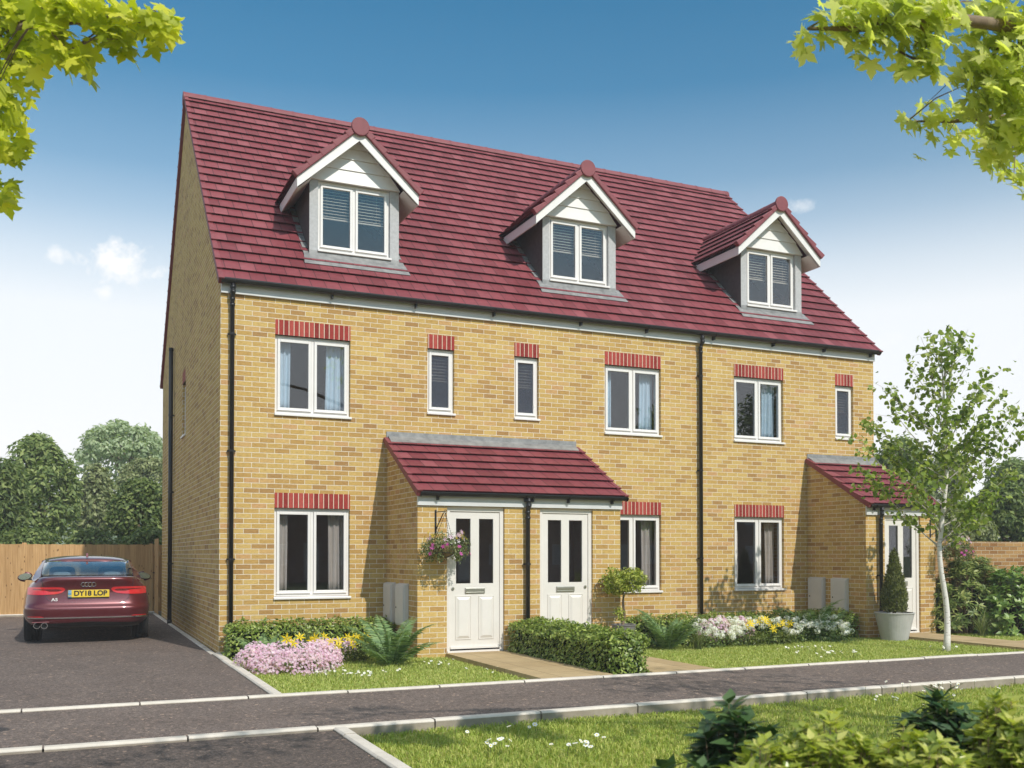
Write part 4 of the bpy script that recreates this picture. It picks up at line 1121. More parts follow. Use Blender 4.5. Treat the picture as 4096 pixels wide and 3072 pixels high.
# hanging baskets
M['coir'] = mat_plain('coir_liner', (.16, .11, .05), (.28, .2, .1), 30, .95, bump=.8, bscale=60)
M['magenta'] = mat_leaf('magenta_petal', (.55, .05, .32), (.72, .12, .5), None, .5, .25, .3)
M['pinkwhite'] = mat_leaf('pink_white_petal', (.72, .45, .62), (.82, .75, .8), None, .5, .25, .3)
M['trail'] = mat_leaf('trailing_leaf', (.05, .08, .02), (.13, .17, .05), (.34, .36, .18))
def hanging_basket(c, hook, wall, label, blabel):
    # bracket: screwed to the brickwork, carries the basket
    b = MB(); b.box(wall[0] - .012, wall[0] + .012, wall[1] - .012, wall[1] - .0005, hook[2] - .30, hook[2] + .03)
    b.bar((wall[0], wall[1] - .01, hook[2]), hook, .012, (0, 0, 1), .012); b.bar((wall[0], wall[1] - .01, hook[2] - .26), (wall[0] + (hook[0] - wall[0]) * .8, wall[1] + (hook[1] - wall[1]) * .8, hook[2] - .015), .01, (0, 0, 1), .01)
    b.tube([(hook[0] + .022 * math.cos(a), hook[1], hook[2] - .0 + .022 * math.sin(a)) for a in np.linspace(-2.5, 2.5, 10)], .005, 6)
    tag(b.build('basket_bracket', M['iron'], None, org=wall), blabel, 'bracket')
    t = thing('hanging_basket', label, 'hanging basket', (c[0], c[1], c[2] - .17), 'flowering hanging baskets')
    mb = MB(); r = .185
    prof = [(r * math.sin(a) + .004, -r * .92 * math.cos(a)) for a in np.linspace(.05, 1.5, 9)]
    mb.lathe(prof, c, 24); mb.build('liner', M['coir'], t, smooth=True)
    mb = MB()
    for k in range(5):
        a0 = k * 2 * math.pi / 5 + .3
        mb.tube([(c[0] + (r + .008) * math.sin(a) * math.cos(a0), c[1] + (r + .008) * math.sin(a) * math.sin(a0), c[2] - (r + .008) * .92 * math.cos(a)) for a in np.linspace(0, 1.52, 8)], .005, 5)
    for rr, zz in ((r + .008, 0), ((r + .008) * .75, -r * .62)): mb.tube([(c[0] + rr * math.cos(a), c[1] + rr * math.sin(a), c[2] + zz) for a in np.linspace(0, 2 * math.pi, 25)], .005, 5)
    mb.build('wire_frame', M['iron'], t, smooth=True)
    mb = MB()
    for k in range(3):
        a0 = k * 2.094 + .5; p0 = np.array((c[0] + r * math.cos(a0), c[1] + r * math.sin(a0), c[2])); p1 = np.array((hook[0], hook[1], hook[2] - .02))
        m = 26
        for i in range(m):
            q0 = p0 + (p1 - p0) * i / m; q1 = p0 + (p1 - p0) * (i + .9) / m
            mb.bar(q0, q1, .008 if i % 2 else .003, (0.3, .5, 0.01), .003 if i % 2 else .008)
    mb.build('chain', M['iron'], t)
    bl = [((c[0], c[1], c[2] + .06), (.26, .24, .13))] + [((c[0] + .27 * math.cos(a), c[1] + .24 * math.sin(a), c[2] + .0 - .05 * (k % 3)), (.10, .09, .13)) for k, a in enumerate(np.linspace(0, 6.2, 10))]
    bl += [((c[0] + .2 * math.cos(a), c[1] + .2 * math.sin(a), c[2] - .17), (.07, .07, .08)) for a in (.2, 2.9, 4.0, 5.4)]
    V, F = clumps_to_leaves(bl, 2100, .034, LEAF, shell=(.3, 1.1)); fast_mesh('foliage', V, F, M['trail'], t)
    def fl(n, mat, size, lo, hi, rr, name, shape=STAR6):
        az = rng.uniform(2.6, 6.8, n); zz = rng.uniform(lo, hi, n); ra = rr * rng.uniform(.85, 1.1, n)
        P = np.c_[c[0] + ra * np.cos(az) * 1.15, c[1] + ra * np.sin(az), c[2] + zz]
        V, F = scatter(shape, P, np.c_[np.cos(az), np.sin(az), np.full(n, .35)] + rng.normal(0, .25, (n, 3)), size * rng.uniform(.8, 1.15, n)); fast_mesh(name, V, F, M[mat], t)
    fl(16, 'pinkwhite', .075, .05, .2, .24, 'pink_flowers'); fl(10, 'yellow', .065, .07, .2, .24, 'yellow_flowers'); fl(11, 'magenta', .07, -.17, .05, .32, 'magenta_flowers')
hanging_basket(np.array((2.85, -1.76, 1.56)), (2.85, -1.76, 2.03), (2.79, PY0, 0), 'hanging basket of pink and yellow flowers left of the first front door', 'black bracket carrying the basket left of the first front door')
hanging_basket(np.array((12.72, -1.78, 1.55)), (12.66, -1.76, 2.03), (12.40, PY0, 0), 'hanging basket of pink flowers right of the single porch door, behind the birch', 'black bracket carrying the basket at the single porch')
# ------------------------------------------------------------------ trees
PXM = 1.85172 / FPX
def crown_blobs(c, r, k, sub=.34, low=-.75):
    bl = [(c, np.array(r) * .72)]
    for i in range(k):
        d = unit(rng.normal(size=3));
        if d[2] < low: d[2] = abs(d[2])
        s = sub * rng.uniform(.7, 1.25)
        bl.append((np.array(c) + d * np.array(r) * (1 - s * .8), np.array(r) * s * np.array((1, 1, .8))))
    return bl
def bg_tree(label, u, wt, wb, hw, depth, n, size, mat, k=42, shape=LEAF, grp='trees beyond the garden boundary', name='broadleaf_tree', sub=.34, low=-.75, shell=(.75, 1.08)):
    c = at(u, (wt + wb) / 2, depth); rx = hw * PXM * depth; rz = (wb - wt) / 2 * PXM * depth
    t = thing(name, label, 'tree', (c[0], c[1], -.2), grp)
    bl = crown_blobs(c, (rx, rx * .9, rz), k, sub, low)
    V, F = clumps_to_leaves(bl, n, size, shape, shell=shell, flat_up=.35, jitter=.45)
    V[:, 2] = np.maximum(V[:, 2], -.15)
    fast_mesh('crown', V, F, M[mat], t)
    mb = MB(); tr = max(.07, rx * .07)
    mb.tube([(c[0], c[1], -.25), (c[0] + .05, c[1], c[2] - rz * .5), (c[0], c[1], c[2] + rz * .4)], [tr, tr * .7, tr * .25], 8)
    for b, r in bl[1:9]: mb.tube([(c[0], c[1], c[2] - rz * .55), tuple((np.array(b) + c) / 2 + (0, 0, -.1 * rz)), tuple(b)], [tr * .45, tr * .3, tr * .1], 5, caps=False)
    mb.build('trunk', M['bark'], t, smooth=True)
    return t
M['tree_a'] = mat_leaf('maple_green', (.11, .17, .05), (.22, .29, .09), (.40, .46, .17), .5, .35, .3)
M['tree_b'] = mat_leaf('dark_green', (.065, .11, .03), (.145, .20, .055), (.30, .36, .12), .5, .35, .3)
M['tree_c'] = mat_leaf('olive_green', (.15, .18, .07), (.27, .31, .13), (.42, .44, .22), .55, .35, .3)
M['tree_d'] = mat_leaf('pale_green', (.26, .33, .19), (.40, .48, .28), (.56, .62, .42), .55, .4, .3)
bg_tree('rounded mid green tree behind the fence, left of the car roof', 84, 934, 1200, 82, 30, 9000, .17, 'tree_a', sub=.26, k=60)
bg_tree('dark leafy tree at the left edge of the photo behind the fence', 2, 985, 1200, 54, 26.5, 5500, .2, 'tree_b', shape=LEAF_NARROW)
bg_tree('tall airy dome shaped pale tree, farthest and highest behind the fence', 268, 906, 1090, 100, 50, 7500, .25, 'tree_d', k=75, sub=.2, low=-.2, shell=(.6, 1.1))
bg_tree('slim olive green tree between the rounded tree and the bushy tree by the gable', 203, 1000, 1195, 46, 36, 5000, .19, 'tree_c')
bg_tree('loose olive tree close to the house gable, below the tall pale tree', 318, 985, 1120, 62, 43, 4500, .19, 'tree_c', sub=.24, k=50)
bg_tree('bushy dark green tree next to the house gable behind the fence', 306, 1032, 1215, 66, 28.5, 7500, .16, 'tree_b', sub=.28, k=55)
for i, (u, hw, l) in enumerate(((60, 70, 'dark shrub showing just over the fence at far left'), (190, 60, 'shrub showing over the fence behind the car'), (320, 60, 'shrub showing over the fence beside the gable'))):
    bg_tree(l, u, 1140, 1215, hw, 25.2, 2200, .12, 'tree_b', k=18, grp='shrubs just behind the fence', name='shrub')
bg_tree('mid green tree just right of the house corner', 1945, 938, 1200, 66, 33, 7500, .17, 'tree_a', sub=.27, k=55)
bg_tree('olive tree seen through the birch crown', 2040, 962, 1190, 56, 41, 5500, .2, 'tree_c')
bg_tree('dark dense tree at the right edge beyond the garden wall', 2165, 1040, 1225, 70, 26, 8500, .15, 'tree_b', sub=.27, k=60)
bg_tree('mid green tree at the right edge above the dark dense tree', 2195, 985, 1180, 70, 34, 6500, .18, 'tree_a')
bg_tree('light green bush beyond the garden wall, behind the birch trunk', 2075, 1085, 1225, 72, 25, 6000, .12, 'tree_c', sub=.3, k=40, grp='shrubs behind the garden wall', name='shrub')
tag(flat('hill', M['hill'], [], 0), kind='structure') if False else None
mb = MB()
mb.grid(lambda a, b: (-220 + 760 * a, 620 + 240 * b, -2 + (44 + 8 * math.sin(a * 7)) * math.sin(math.pi * min(1, max(0, a))) ** .5 * math.sin(b * math.pi) ** .8), 40, 10)
tag(mb.build('hill', M['hill'], None, smooth=True, fix=False), kind='structure')

# young birch --------------------------------------------------------------
t = NT('birch_bark'); o = t.obj()
lent = t.noise(t.n('VectorMath', {0: o, 1: (9, 9, 60)}, operation='MULTIPLY'), 1.0, 4, .6)
patch = t.noise(t.n('VectorMath', {0: o, 1: (14, 14, 16)}, operation='MULTIPLY'), 1.0, 3, .6)
cc = t.mix(t.math('GREATER_THAN', lent, .62), (.72, .68, .62, 1), (.30, .25, .20, 1))
cc = t.mix(t.math('GREATER_THAN', patch, .68), cc, (.06, .05, .045, 1))
M['birch'] = t.done(t.bsdf(cc, .8, 0, .2, t.bump(lent, .3, .004)))
M['birch_leaf'] = mat_leaf('birch_leaf', (.10, .16, .025), (.24, .33, .05), (.50, .55, .18), .45, .42, .35)
M['birch_twig'] = mat_plain('birch_twig', (.30, .26, .22), (.55, .50, .45), 20, .85)
bx, by = 10.234, -3.82
bt = thing('birch_tree', 'young white barked birch with loose crown on the lawn before the single porch', 'tree', (bx, by, -.07))
mb = MB()
zs = np.linspace(-.08, 4.25, 22)
tx = lambda z: bx + .06 * math.sin(z * 3.0 - .1) * (1 if z < 1.6 else .6) - .07 * (z > 0) * min(z, 1.2) / 1.2 + .05 * max(0, z - 2.2)
ty = lambda z: by + .03 * math.sin(z * 1.7)
mbt = MB(); mbt.tube([(tx(z), ty(z), z) for z in zs], [.043 * (1 - z / 5.4) ** .9 + .003 + (.014 * math.exp(-(z + .08) * 6)) for z in zs], 10)
P, A = [], []
def limb(p0, az, el, ln, r0, leaves, bend=.35, twigs=5):
    pts = [np.array(p0, float)]; e = el; m = 8
    for i in range(m):
        e += bend / m * rng.uniform(.2, 1.4); az2 = az + rng.normal(0, .12)
        pts.append(pts[-1] + ln / m * np.array((math.cos(az2) * math.cos(e), math.sin(az2) * math.cos(e), math.sin(e))))
    mb.tube(pts, [r0 * (1 - i / (m + .6)) + .0015 for i in range(m + 1)], 6, caps=False)
    for k in range(twigs):
        i = rng.integers(2, m + 1); a3 = az + rng.normal(0, .9); e3 = rng.uniform(.0, 1.0); l3 = ln * rng.uniform(.15, .38)
        q = pts[i] + l3 * np.array((math.cos(a3) * math.cos(e3), math.sin(a3) * math.cos(e3), math.sin(e3)))
        mb.tube([pts[i], (pts[i] + q) / 2 + (0, 0, .02), q], [r0 * .3 + .001, .002, .0012], 4, caps=False)
        for j in range(int(leaves * .55 / twigs)):
            f = rng.uniform(.1, 1.05); P.append(pts[i] * (1 - f) + q * f + rng.normal(0, .045, 3))
    for j in range(int(leaves * .45)):
        f = rng.uniform(.22, 1.03) * m; i = min(int(f), m - 1); P.append(pts[i] + (pts[i + 1] - pts[i]) * (f - i) + rng.normal(0, .05, 3))
ca, sa = math.cos(-YAW), math.sin(-YAW)     # image-plane right direction for the broad lower boughs
# lower tier: wide boughs
zz = 1.42
for k in range(24):
    z = 1.45 + .085 * k * .95 + rng.uniform(-.05, .05)
    az = 2.4 * k + rng.uniform(-.3, .3)
    wide = 1.0 if abs(math.cos(az + YAW)) > .55 else .72
    ln = (1.75 - .22 * abs(z - 2.0)) * wide * rng.uniform(.82, 1.05)
    limb((tx(z), ty(z), z), az, rng.uniform(.45, .80), ln * .86, .009, 112)
for az, z, ln in ((-YAW + .1, 1.62, 1.75), (-YAW + 3.0, 1.55, 1.65), (-YAW + 3.3, 1.9, 1.9), (-YAW - .15, 2.2, 1.9), (-YAW + .25, 2.6, 1.6), (-YAW + 2.9, 2.35, 1.7)):
    limb((tx(z), ty(z), z), az, .62, ln * .93, .010, 140)
for k in range(13):
    z = 3.1 + .085 * k; az = 2.4 * k + 1
    limb((tx(z), ty(z), z), az, rng.uniform(.75, 1.15), (1.05 - .25 * (z - 3.1)) * rng.uniform(.8, 1.1), .006, 38, bend=.25, twigs=4)
for k in range(5):
    az = k * 1.256 + .4; limb((tx(4.1), ty(4.1), 4.1), az, 1.2, .78, .005, 34, bend=.1, twigs=3)
mbt.build('trunk', M['birch'], bt, smooth=True)
mb.build('branches', M['birch_twig'], bt, smooth=True)
P = np.array(P); n = len(P)
V, F = scatter(LEAF_ROUND, P, rng.normal(0, .75, (n, 3)) + (.15, -.35, .55), .088 * rng.uniform(.65, 1.2, n), rng.normal(size=(n, 3)) + (0, 0, -.8))
fast_mesh('crown', V, F, M['birch_leaf'], bt)

# shrubs against the garden wall ---------------------------------------------
M['laurel'] = mat_leaf('laurel_leaf', (.08, .15, .03), (.19, .30, .06), (.40, .50, .16), .3, .3, .5)
M['nandina'] = mat_leaf('fine_shrub_leaf', (.08, .12, .03), (.18, .25, .06), (.44, .46, .15), .4, .3, .4)
def shoots(t, tips, per, ln, mat, shape=LEAF, up=.7, drop=.0, name='leaves', stem_to=None, sr=.006):
    P, N_, A = [], [], []
    for p, d in tips:
        k = per + rng.integers(-1, 2)
        u = unit(d); a = unit(np.cross(u, (0.3, .2, 1.0))); b = np.cross(u, a); o0 = rng.uniform(0, 6.28)
        for j in range(k):
            th = o0 + j * 2.4; h = -.35 * ln * j / max(k, 1) * 1.6
            r = a * math.cos(th) + b * math.sin(th)
            w = up * (1 - .6 * j / k)
            al = r + u * w + np.array((0, 0, -drop)); P.append(p + u * h); A.append(al); N_.append(u - r * w + rng.normal(0, .15, 3))
    V, F = scatter(shape, np.array(P), np.array(N_), ln * rng.uniform(.75, 1.2, len(P)), np.array(A))
    o = fast_mesh(name, V, F, M[mat], t)
    mb = MB()
    for p, d in tips:
        b0 = stem_to(p) if stem_to else p - np.array((0, 0, .5))
        mb.tube([b0, (p + b0) / 2 + rng.normal(0, .02, 3), p], [sr, sr * .7, sr * .35], 4, caps=False)
    mb.build('stems', M['bark'], t, fix=False)
def dome_tips(c, r, n, up=.6, fill=.45):
    T = []
    for k in range(n):
        d = unit(rng.normal(size=3)); d[2] = abs(d[2]) * 1.0
        q = rng.uniform(fill, 1.0) ** .6
        if abs(d[2]) < .5 and rng.uniform() < .35: d = unit(np.array((d[0] * .5, d[1] * .5, .8)))
        T.append((np.array(c) + d * np.array(r) * q, d + np.array((0, 0, up)) + rng.normal(0, .2, 3)))
    return T
def shrub(label, c, r, n, per, ln, mat, shape=LEAF, name='shrub', z0=-.1, up=.7, drop=0, grp=None, fill=.45, core=True):
    t = thing(name, label, 'shrub', (c[0], c[1], z0), grp)
    tips = dome_tips(c, r, n, fill=fill)
    shoots(t, tips, per, ln, mat, shape, up, drop, stem_to=lambda p: np.array((c[0] + (p[0] - c[0]) * .35, c[1] + (p[1] - c[1]) * .35, z0)))
    if core:
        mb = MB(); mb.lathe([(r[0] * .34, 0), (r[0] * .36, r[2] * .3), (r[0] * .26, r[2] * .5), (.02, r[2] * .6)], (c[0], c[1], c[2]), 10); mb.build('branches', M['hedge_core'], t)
    return t
shrub('glossy broad leaved laurel bush in front of the garden wall at the right edge', (13.95, -2.0, .0), (.86, .55, 1.22), 420, 8, .125, 'laurel', z0=-.08)
shrub('glossy laurel bush cut by the right edge of the photo', (15.0, -1.9, .0), (.8, .55, 1.05), 200, 8, .125, 'laurel', z0=-.08)
shrub('feathery dark shrub between the single porch and the laurel', (13.30, -1.58, .1), (.88, .45, 1.42), 560, 11, .12, 'nandina', LEAF_NARROW, z0=-.08, up=.35, drop=.35)

# foreground shrubs ---------------------------------------------------------------
M['dark_shrub'] = mat_leaf('dark_shrub_leaf', (.03, .075, .028), (.065, .125, .04), (.12, .19, .065), .38, .2, .4)
M['light_shrub'] = mat_leaf('light_shrub_leaf', (.18, .25, .035), (.42, .47, .08), (.72, .68, .22), .3, .4, .5)
def fg(label, u, wtop, depth, hw, n, per, ln, mat, shape, up, ry=.26, fill=.4, z0=-.12):
    c = at(u, wtop, depth); rx = hw * PXM * depth
    return shrub(label, (c[0], c[1], z0 + .25), (rx, ry, c[2] - z0 - .25), n, per, ln, mat, shape, 'foreground_shrub', z0, up, 0, 'blurred shrubs in the near foreground', fill, core=False)
fg('dark leaved shrub in the foreground, left one of the two dark shrubs', 1590, 1515, 3.5, 135, 230, 9, .088, 'dark_shrub', LEAF, .55)
fg('low dark leaved sprig at the left end of the foreground shrubs', 1470, 1612, 3.2, 125, 120, 8, .085, 'dark_shrub', LEAF, .5)
fg('dark leaved shrub in the foreground, right one of the two dark shrubs', 2030, 1495, 3.9, 118, 260, 10, .10, 'dark_shrub', LEAF_NARROW, .55)
fg('yellow green glossy shrub in the foreground between the two dark shrubs', 1790, 1525, 3.15, 190, 760, 8, .050, 'light_shrub', LEAF, .7)
fg('yellow green glossy shrub in the foreground at the bottom right corner', 2195, 1468, 3.25, 125, 640, 8, .052, 'light_shrub', LEAF, .7)
fg('low yellow green shrub in the foreground below the right dark shrub', 1990, 1545, 3.05, 160, 620, 8, .050, 'light_shrub', LEAF, .7)
fg('low yellow green shrub in the foreground below the left dark shrub', 1650, 1575, 3.05, 135, 430, 8, .050, 'light_shrub', LEAF, .7)

# overhanging maples -----------------------------------------------------------------
M['maple'] = mat_leaf('maple_leaf', (.32, .38, .02), (.60, .62, .04), (.80, .77, .10), .45, .58, .3)
M['maple_pale'] = mat_leaf('maple_leaf_pale', (.38, .43, .11), (.62, .64, .18), (.78, .77, .34), .45, .58, .3)
def maple(label, trunk, clusters, limbs, extra, mat, size=.10):
    t = thing('maple_tree', label, 'tree', (trunk[0], trunk[1], -.2), 'maples overhanging the photo')
    mb = MB()
    top = np.array((trunk[0] + .1, trunk[1] + .1, 6.0))
    mb.tube([(trunk[0], trunk[1], -.25), (trunk[0] + .05, trunk[1], 3.0), top], [.20, .16, .10], 12)
    P = []
    for u, w, ru, rw, depth, dd, n in clusters:
        n = int(n * .84)
        c = at(u, w, depth); rx = ru * PXM * depth; rz = rw * PXM * depth
        q = rng.normal(size=(n, 3)); q = unit(q) * (rng.uniform(0, 1, (n, 1)) ** .45)
        right = np.array((math.cos(YAW), -math.sin(YAW), 0)); fwd = np.array((math.sin(YAW), math.cos(YAW), 0))
        P.append(c + q[:, :1] * rx * right + q[:, 1:2] * dd * .55 * fwd + q[:, 2:] * np.array((0, 0, rz)))
    for c, r, n in extra:
        q = unit(rng.normal(size=(n, 3))) * (rng.uniform(0, 1, (n, 1)) ** .4); P.append(np.array(c) + q * np.array(r))
    P = np.concatenate(P); n = len(P)
    for pts, r in limbs:
        pts = [np.array(p, float) for p in pts]; mb.tube(pts, [r * (1 - .85 * i / (len(pts) - 1)) for i in range(len(pts))], 6, caps=False)
        for p in P[rng.integers(0, n, 26)]:
            dd = [np.linalg.norm(p - x) for x in pts]; i = int(np.argmin(dd))
            if dd[i] < .7: mb.tube([pts[i], (pts[i] + p) / 2 + (0, 0, .03), p], [.006, .004, .002], 4, caps=False)
    mb.build('trunk', M['bark'], t, smooth=True)
    nn = rng.normal(0, .5, (n, 3)) + (.15, -.95, .65)
    V, F = scatter(MAPLE, P, nn, size * rng.uniform(.6, 1.15, n), rng.normal(0, .55, (n, 3)) + (0, 0, -1))
    fast_mesh('crown', V, F, M[mat], t)
D = 5.2
cl = [(40, 30, 70, 70, D, .5, 120), (25, 100, 62, 60, D, .5, 95), (8, 190, 38, 60, D, .4, 55), (0, 262, 34, 48, D, .35, 34), (12, 322, 42, 36, D, .35, 34), (-8, 410, 26, 40, D, .3, 22),
      (130, 25, 60, 45, 4.6, .35, 55), (215, 35, 70, 45, 4.6, .35, 60), (300, 42, 55, 40, 4.6, .3, 36), (352, 40, 26, 34, 4.6, .2, 14), (120, 92, 40, 40, 4.6, .3, 30), (165, 120, 30, 34, 4.6, .25, 18), (262, 88, 36, 28, 4.6, .25, 18), (60, 135, 26, 20, 4.6, .2, 7), (150, 5, 110, 30, 4.7, .3, 50), (30, 215, 12, 14, D, .1, 3), (48, 300, 14, 12, D, .1, 3)]
maple('maple with bright yellow green leaves reaching in at the top left', (-5.2, -11.4), cl,
      [([(-5.1, -11.4, 4.2), (-3.6, -10.8, 4.3), at(0, 60, D), at(130, 45, 4.7), at(250, 40, 4.6), at(345, 48, 4.6)], .045), ([(-5.1, -11.4, 3.4), (-3.6, -10.8, 3.5), at(-10, 200, D), at(5, 330, D)], .03), ([at(90, 20, 4.7), at(115, 75, 4.6), at(150, 110, 4.6)], .012)],
      [((-4.4, -11.0, 5.6), (1.5, 1.2, 1.2), 260), ((-3.7, -10.9, 4.1), (.8, .5, .6), 110)], 'maple')
D = 5.0
cl = [(2190, 40, 80, 80, D, .5, 150), (2165, 130, 78, 75, D, .5, 140), (2190, 220, 70, 70, D, .5, 115), (2185, 290, 60, 50, D, .45, 75), (2110, 60, 45, 60, D, .4, 55), (2110, 150, 42, 50, D, .4, 45), (2120, 215, 42, 44, D, .4, 40), (2212, 380, 22, 46, D, .3, 20),
      (2010, 30, 80, 48, 4.5, .35, 75), (1920, 40, 65, 44, 4.5, .35, 52), (1840, 45, 60, 40, 4.5, .3, 40), (1770, 40, 45, 38, 4.5, .25, 22), (1730, 75, 22, 28, 4.5, .2, 8), (1880, 95, 45, 30, 4.5, .25, 24), (1990, 100, 45, 45, 4.5, .3, 36), (1970, 145, 26, 26, 4.5, .2, 10), (2020, 130, 26, 26, 4.5, .2, 10), (1900, 5, 150, 22, 4.6, .3, 60),
      (2050, 245, 65, 34, 5.6, .35, 34), (1985, 255, 38, 34, 5.6, .3, 16), (2060, 295, 60, 30, 5.6, .3, 22), (2120, 310, 40, 36, 5.6, .3, 18), (1978, 330, 14, 18, 5.6, .1, 3), (2140, 350, 30, 26, 5.6, .2, 9), (2180, 370, 22, 30, 5.6, .2, 8)]
maple('maple with pale green leaves filling the top right corner', (5.9, -13.6), cl,
      [([(6.0, -13.6, 4.4), (4.6, -12.4, 4.3), at(2200, 60, D), at(2060, 40, 4.6), at(1900, 62, 4.5), at(1745, 62, 4.5)], .05), ([(6.0, -13.6, 3.6), (4.6, -12.2, 3.6), at(2200, 250, 5.4), at(2060, 262, 5.6), at(1960, 262, 5.6)], .03), ([at(2050, 30, 4.6), at(2010, 90, 4.5), at(1980, 130, 4.5)], .012),
       ([(6.0, -13.6, 5.6), (4.2, -13.4, 6.2), (2.2, -13.2, 6.5), (.6, -14.2, 6.7)], .06), ([(6.0, -13.6, 5.6), (6.2, -13.1, 6.4), (5.2, -12.8, 6.7)], .05)],
      [((2.0, -13.25, 6.7), (.7, .28, .25), 40), ((.7, -14.4, 6.7), (.9, .45, .3), 60), ((-.7, -14.9, 6.9), (.7, .5, .3), 30), ((5.6, -12.9, 6.6), (.9, .22, .25), 40), ((6.5, -14.2, 7.4), (1.6, 1.5, 1.2), 330), ((4.2, -12.3, 4.2), (1.2, .6, .7), 190), ((4.4, -12.2, 3.4), (1.0, .5, .35), 90)], 'maple_pale')

# the street behind the camera: seen as reflections in the windows ----------------------
op = thing('opposite_house', 'brown brick terrace across the street, reflected in the windows', 'house', (22, -42, 0))
mb = MB(); mb.box(2, 50, -50, -42, -.2, 5.2); mb.build('wall', M['brown_brick'], op)
mb = MB(); mb.poly_prism([(-42 + .3, 5.15), (-46, 8.6), (-50.3, 5.15)], 'x', 1.8, 50.2); mb.build('roof', M['tile_plain'], op)
for x in np.arange(4, 49, 4.2):
    for z in (.8, 3.5):
        mb = MB(); mb.box(x, x + 1.2, -42, -41.9, z, z + 1.25); w_ = mb.build('window', M['white'], op)
        mb = MB(); mb.box(x + .08, x + 1.12, -41.9, -41.88, z + .08, z + 1.17); mb.build('pane', M['glass'], w_)
    mb = MB(); mb.box(x + 2.2, x + 3.1, -42, -41.9, -.1, 2.1); mb.build('front_door', M['door'], op)
def back_tree(x, y, h, r, label):
    t = thing('broadleaf_tree', label, 'tree', (x, y, -.2), 'trees across the street')
    V, F = clumps_to_leaves(crown_blobs((x, y, h - r), (r * .8, r * .8, r), 30), 3500, .38, LEAF); fast_mesh('crown', V, F, M['tree_b'], t)
    mb = MB(); mb.tube([(x, y, -.2), (x, y, h - r)], [.25, .12], 8); mb.build('trunk', M['bark'], t)
back_tree(12.5, -38, 9.2, 3.2, 'tree across the street reflected low in the upper left window')
back_tree(33, -38, 11.2, 4.0, 'tree across the street reflected in the upper middle window')
back_tree(41.5, -38, 13.0, 4.4, 'tall tree across the street reflected in the upper right window')
# ------------------------------------------------------------------ the car
def mat_paint(name, c):
    t = NT(name); o = t.obj()
    fl = t.n('TexVoronoi', {'Vector': o, 'Scale': 900})
    col = t.mix(.25, c4(c), t.ramp(fl.outputs['Color'], [(0, (.6, .6, .6)), (1, (1.5, 1.4, 1.4))]), 'MULTIPLY')
    b = t.bsdf(col, .36, .30, .5); b.inputs['Coat Weight'].default_value = 1; b.inputs['Coat Roughness'].default_value = .025
    return t.done(b)
M['paint'] = mat_paint('dark_red_car_paint', (.105, .010, .016))
M['tyre'] = mat_plain('tyre_rubber', (.012, .012, .012), (.02, .02, .02), 30, .85)
M['chrome'] = mat_plain('chrome', (.8, .8, .8), None, rough=.08, metal=1)
M['black_trim'] = mat_plain('black_trim', (.008, .008, .008), None, rough=.4)
M['lamp_red'] = mat_plain('red_lamp_lens', (.55, .015, .02), (.62, .03, .03), 20, .08, coat=1)
M['lamp_dark'] = mat_plain('dark_lamp_inset', (.10, .006, .008), (.2, .02, .02), 30, .12, coat=1)
M['seat'] = mat_plain('grey_seat', (.20, .22, .24), (.28, .30, .32), 12, .8)
M['car_glass'] = mat_glass('car_glass', (.84, .92, .94), 1.5)
M['plate'] = mat_plain('yellow_plate', (.72, .50, .03), (.76, .55, .05), 6, .4)
M['plate_blue'] = mat_plain('plate_blue_band', (.05, .25, .45), None, rough=.4)
M['ink'] = mat_plain('plate_black', (.012, .012, .02), None, rough=.5)
CX0, CY0, CZ0 = -1.70, 2.62, -.028
car = thing('parked_car', 'dark red coupe parked on the tarmac drive with its back to the street', 'car', (CX0, CY0, CZ0))
cT = lambda x, y, z: (CX0 + x, CY0 + y, CZ0 + .02 + z)
ZL = [.215, .27, .33, .375, .42, .50, .572, .60, .65, .74, .84, .92, .98, 1.025, 1.055]
WL = [.78, .85, .90, .925, .935, .948, .955, .945, .938, .93, .905, .865, .815, .765, .735]
RO = [.22, .10, .05, .03, .022, .0, -.012, .035, .055, .075, .095, .075, .035, .01, .03]     # rear profile
def lerp(z, T): return float(np.interp(z, ZL, T))
def rear(x, z):
    w = lerp(z, WL); a = abs(x) / w
    return lerp(z, RO) + .05 * a ** 2 + .27 * max(0, (a - .66) / .34) ** 2.4
def sil(z, Y):                                     # half width of body at height z, distance Y from the tail
    w = lerp(z, WL); b = .035 * math.exp(-((Y - 1.0) / .5) ** 2) + .03 * math.exp(-((Y - 3.75) / .45) ** 2)
    f = 1.0
    if Y > 3.9: f = max(0.0, 1 - ((Y - 3.9) / .80) ** 2.6) ** .5 if Y < 4.7 else 0
    return (w + (b if .3 < z < .95 else b * .3) + .012 * min(1, Y)) * f
def zmod(z, Y):
    h = 1 - .16 * max(0, min(1, (Y - 2.6) / 1.9)) ** 1.3
    return z * h if z > .5 else z
xs = np.linspace(0, 1, 13) ** .85
YS = [.62, .8, 1.0, 1.3, 1.7, 2.2, 2.8, 3.3, 3.7, 3.95, 4.2, 4.4, 4.55, 4.65, 4.69]
def ring(z):
    R_ = [(x * lerp(z, WL), rear(x * lerp(z, WL), z)) for x in xs]
    R_ += [(sil(z, Y), Y) for Y in YS] + [(0, 4.70)]
    return R_
mb = MB(cT)
rings = []
for z in ZL:
    r = ring(z); full = r + [(-x, y) for x, y in r[-2:0:-1]]
    rings.append([(x, y, zmod(z, y)) for x, y in full])
inner = lambda k, dz: [(x * k, .12 + (y - .12) * (1 - (1 - k) * .45) + (1 - k) * .25, z + dz) for x, y, z in rings[-1]]
rings += [inner(.93, .014), inner(.6, .02), inner(.2, .022)]
n = len(rings[0]); 
for r in rings: mb.v += [mb.P(p) for p in r]
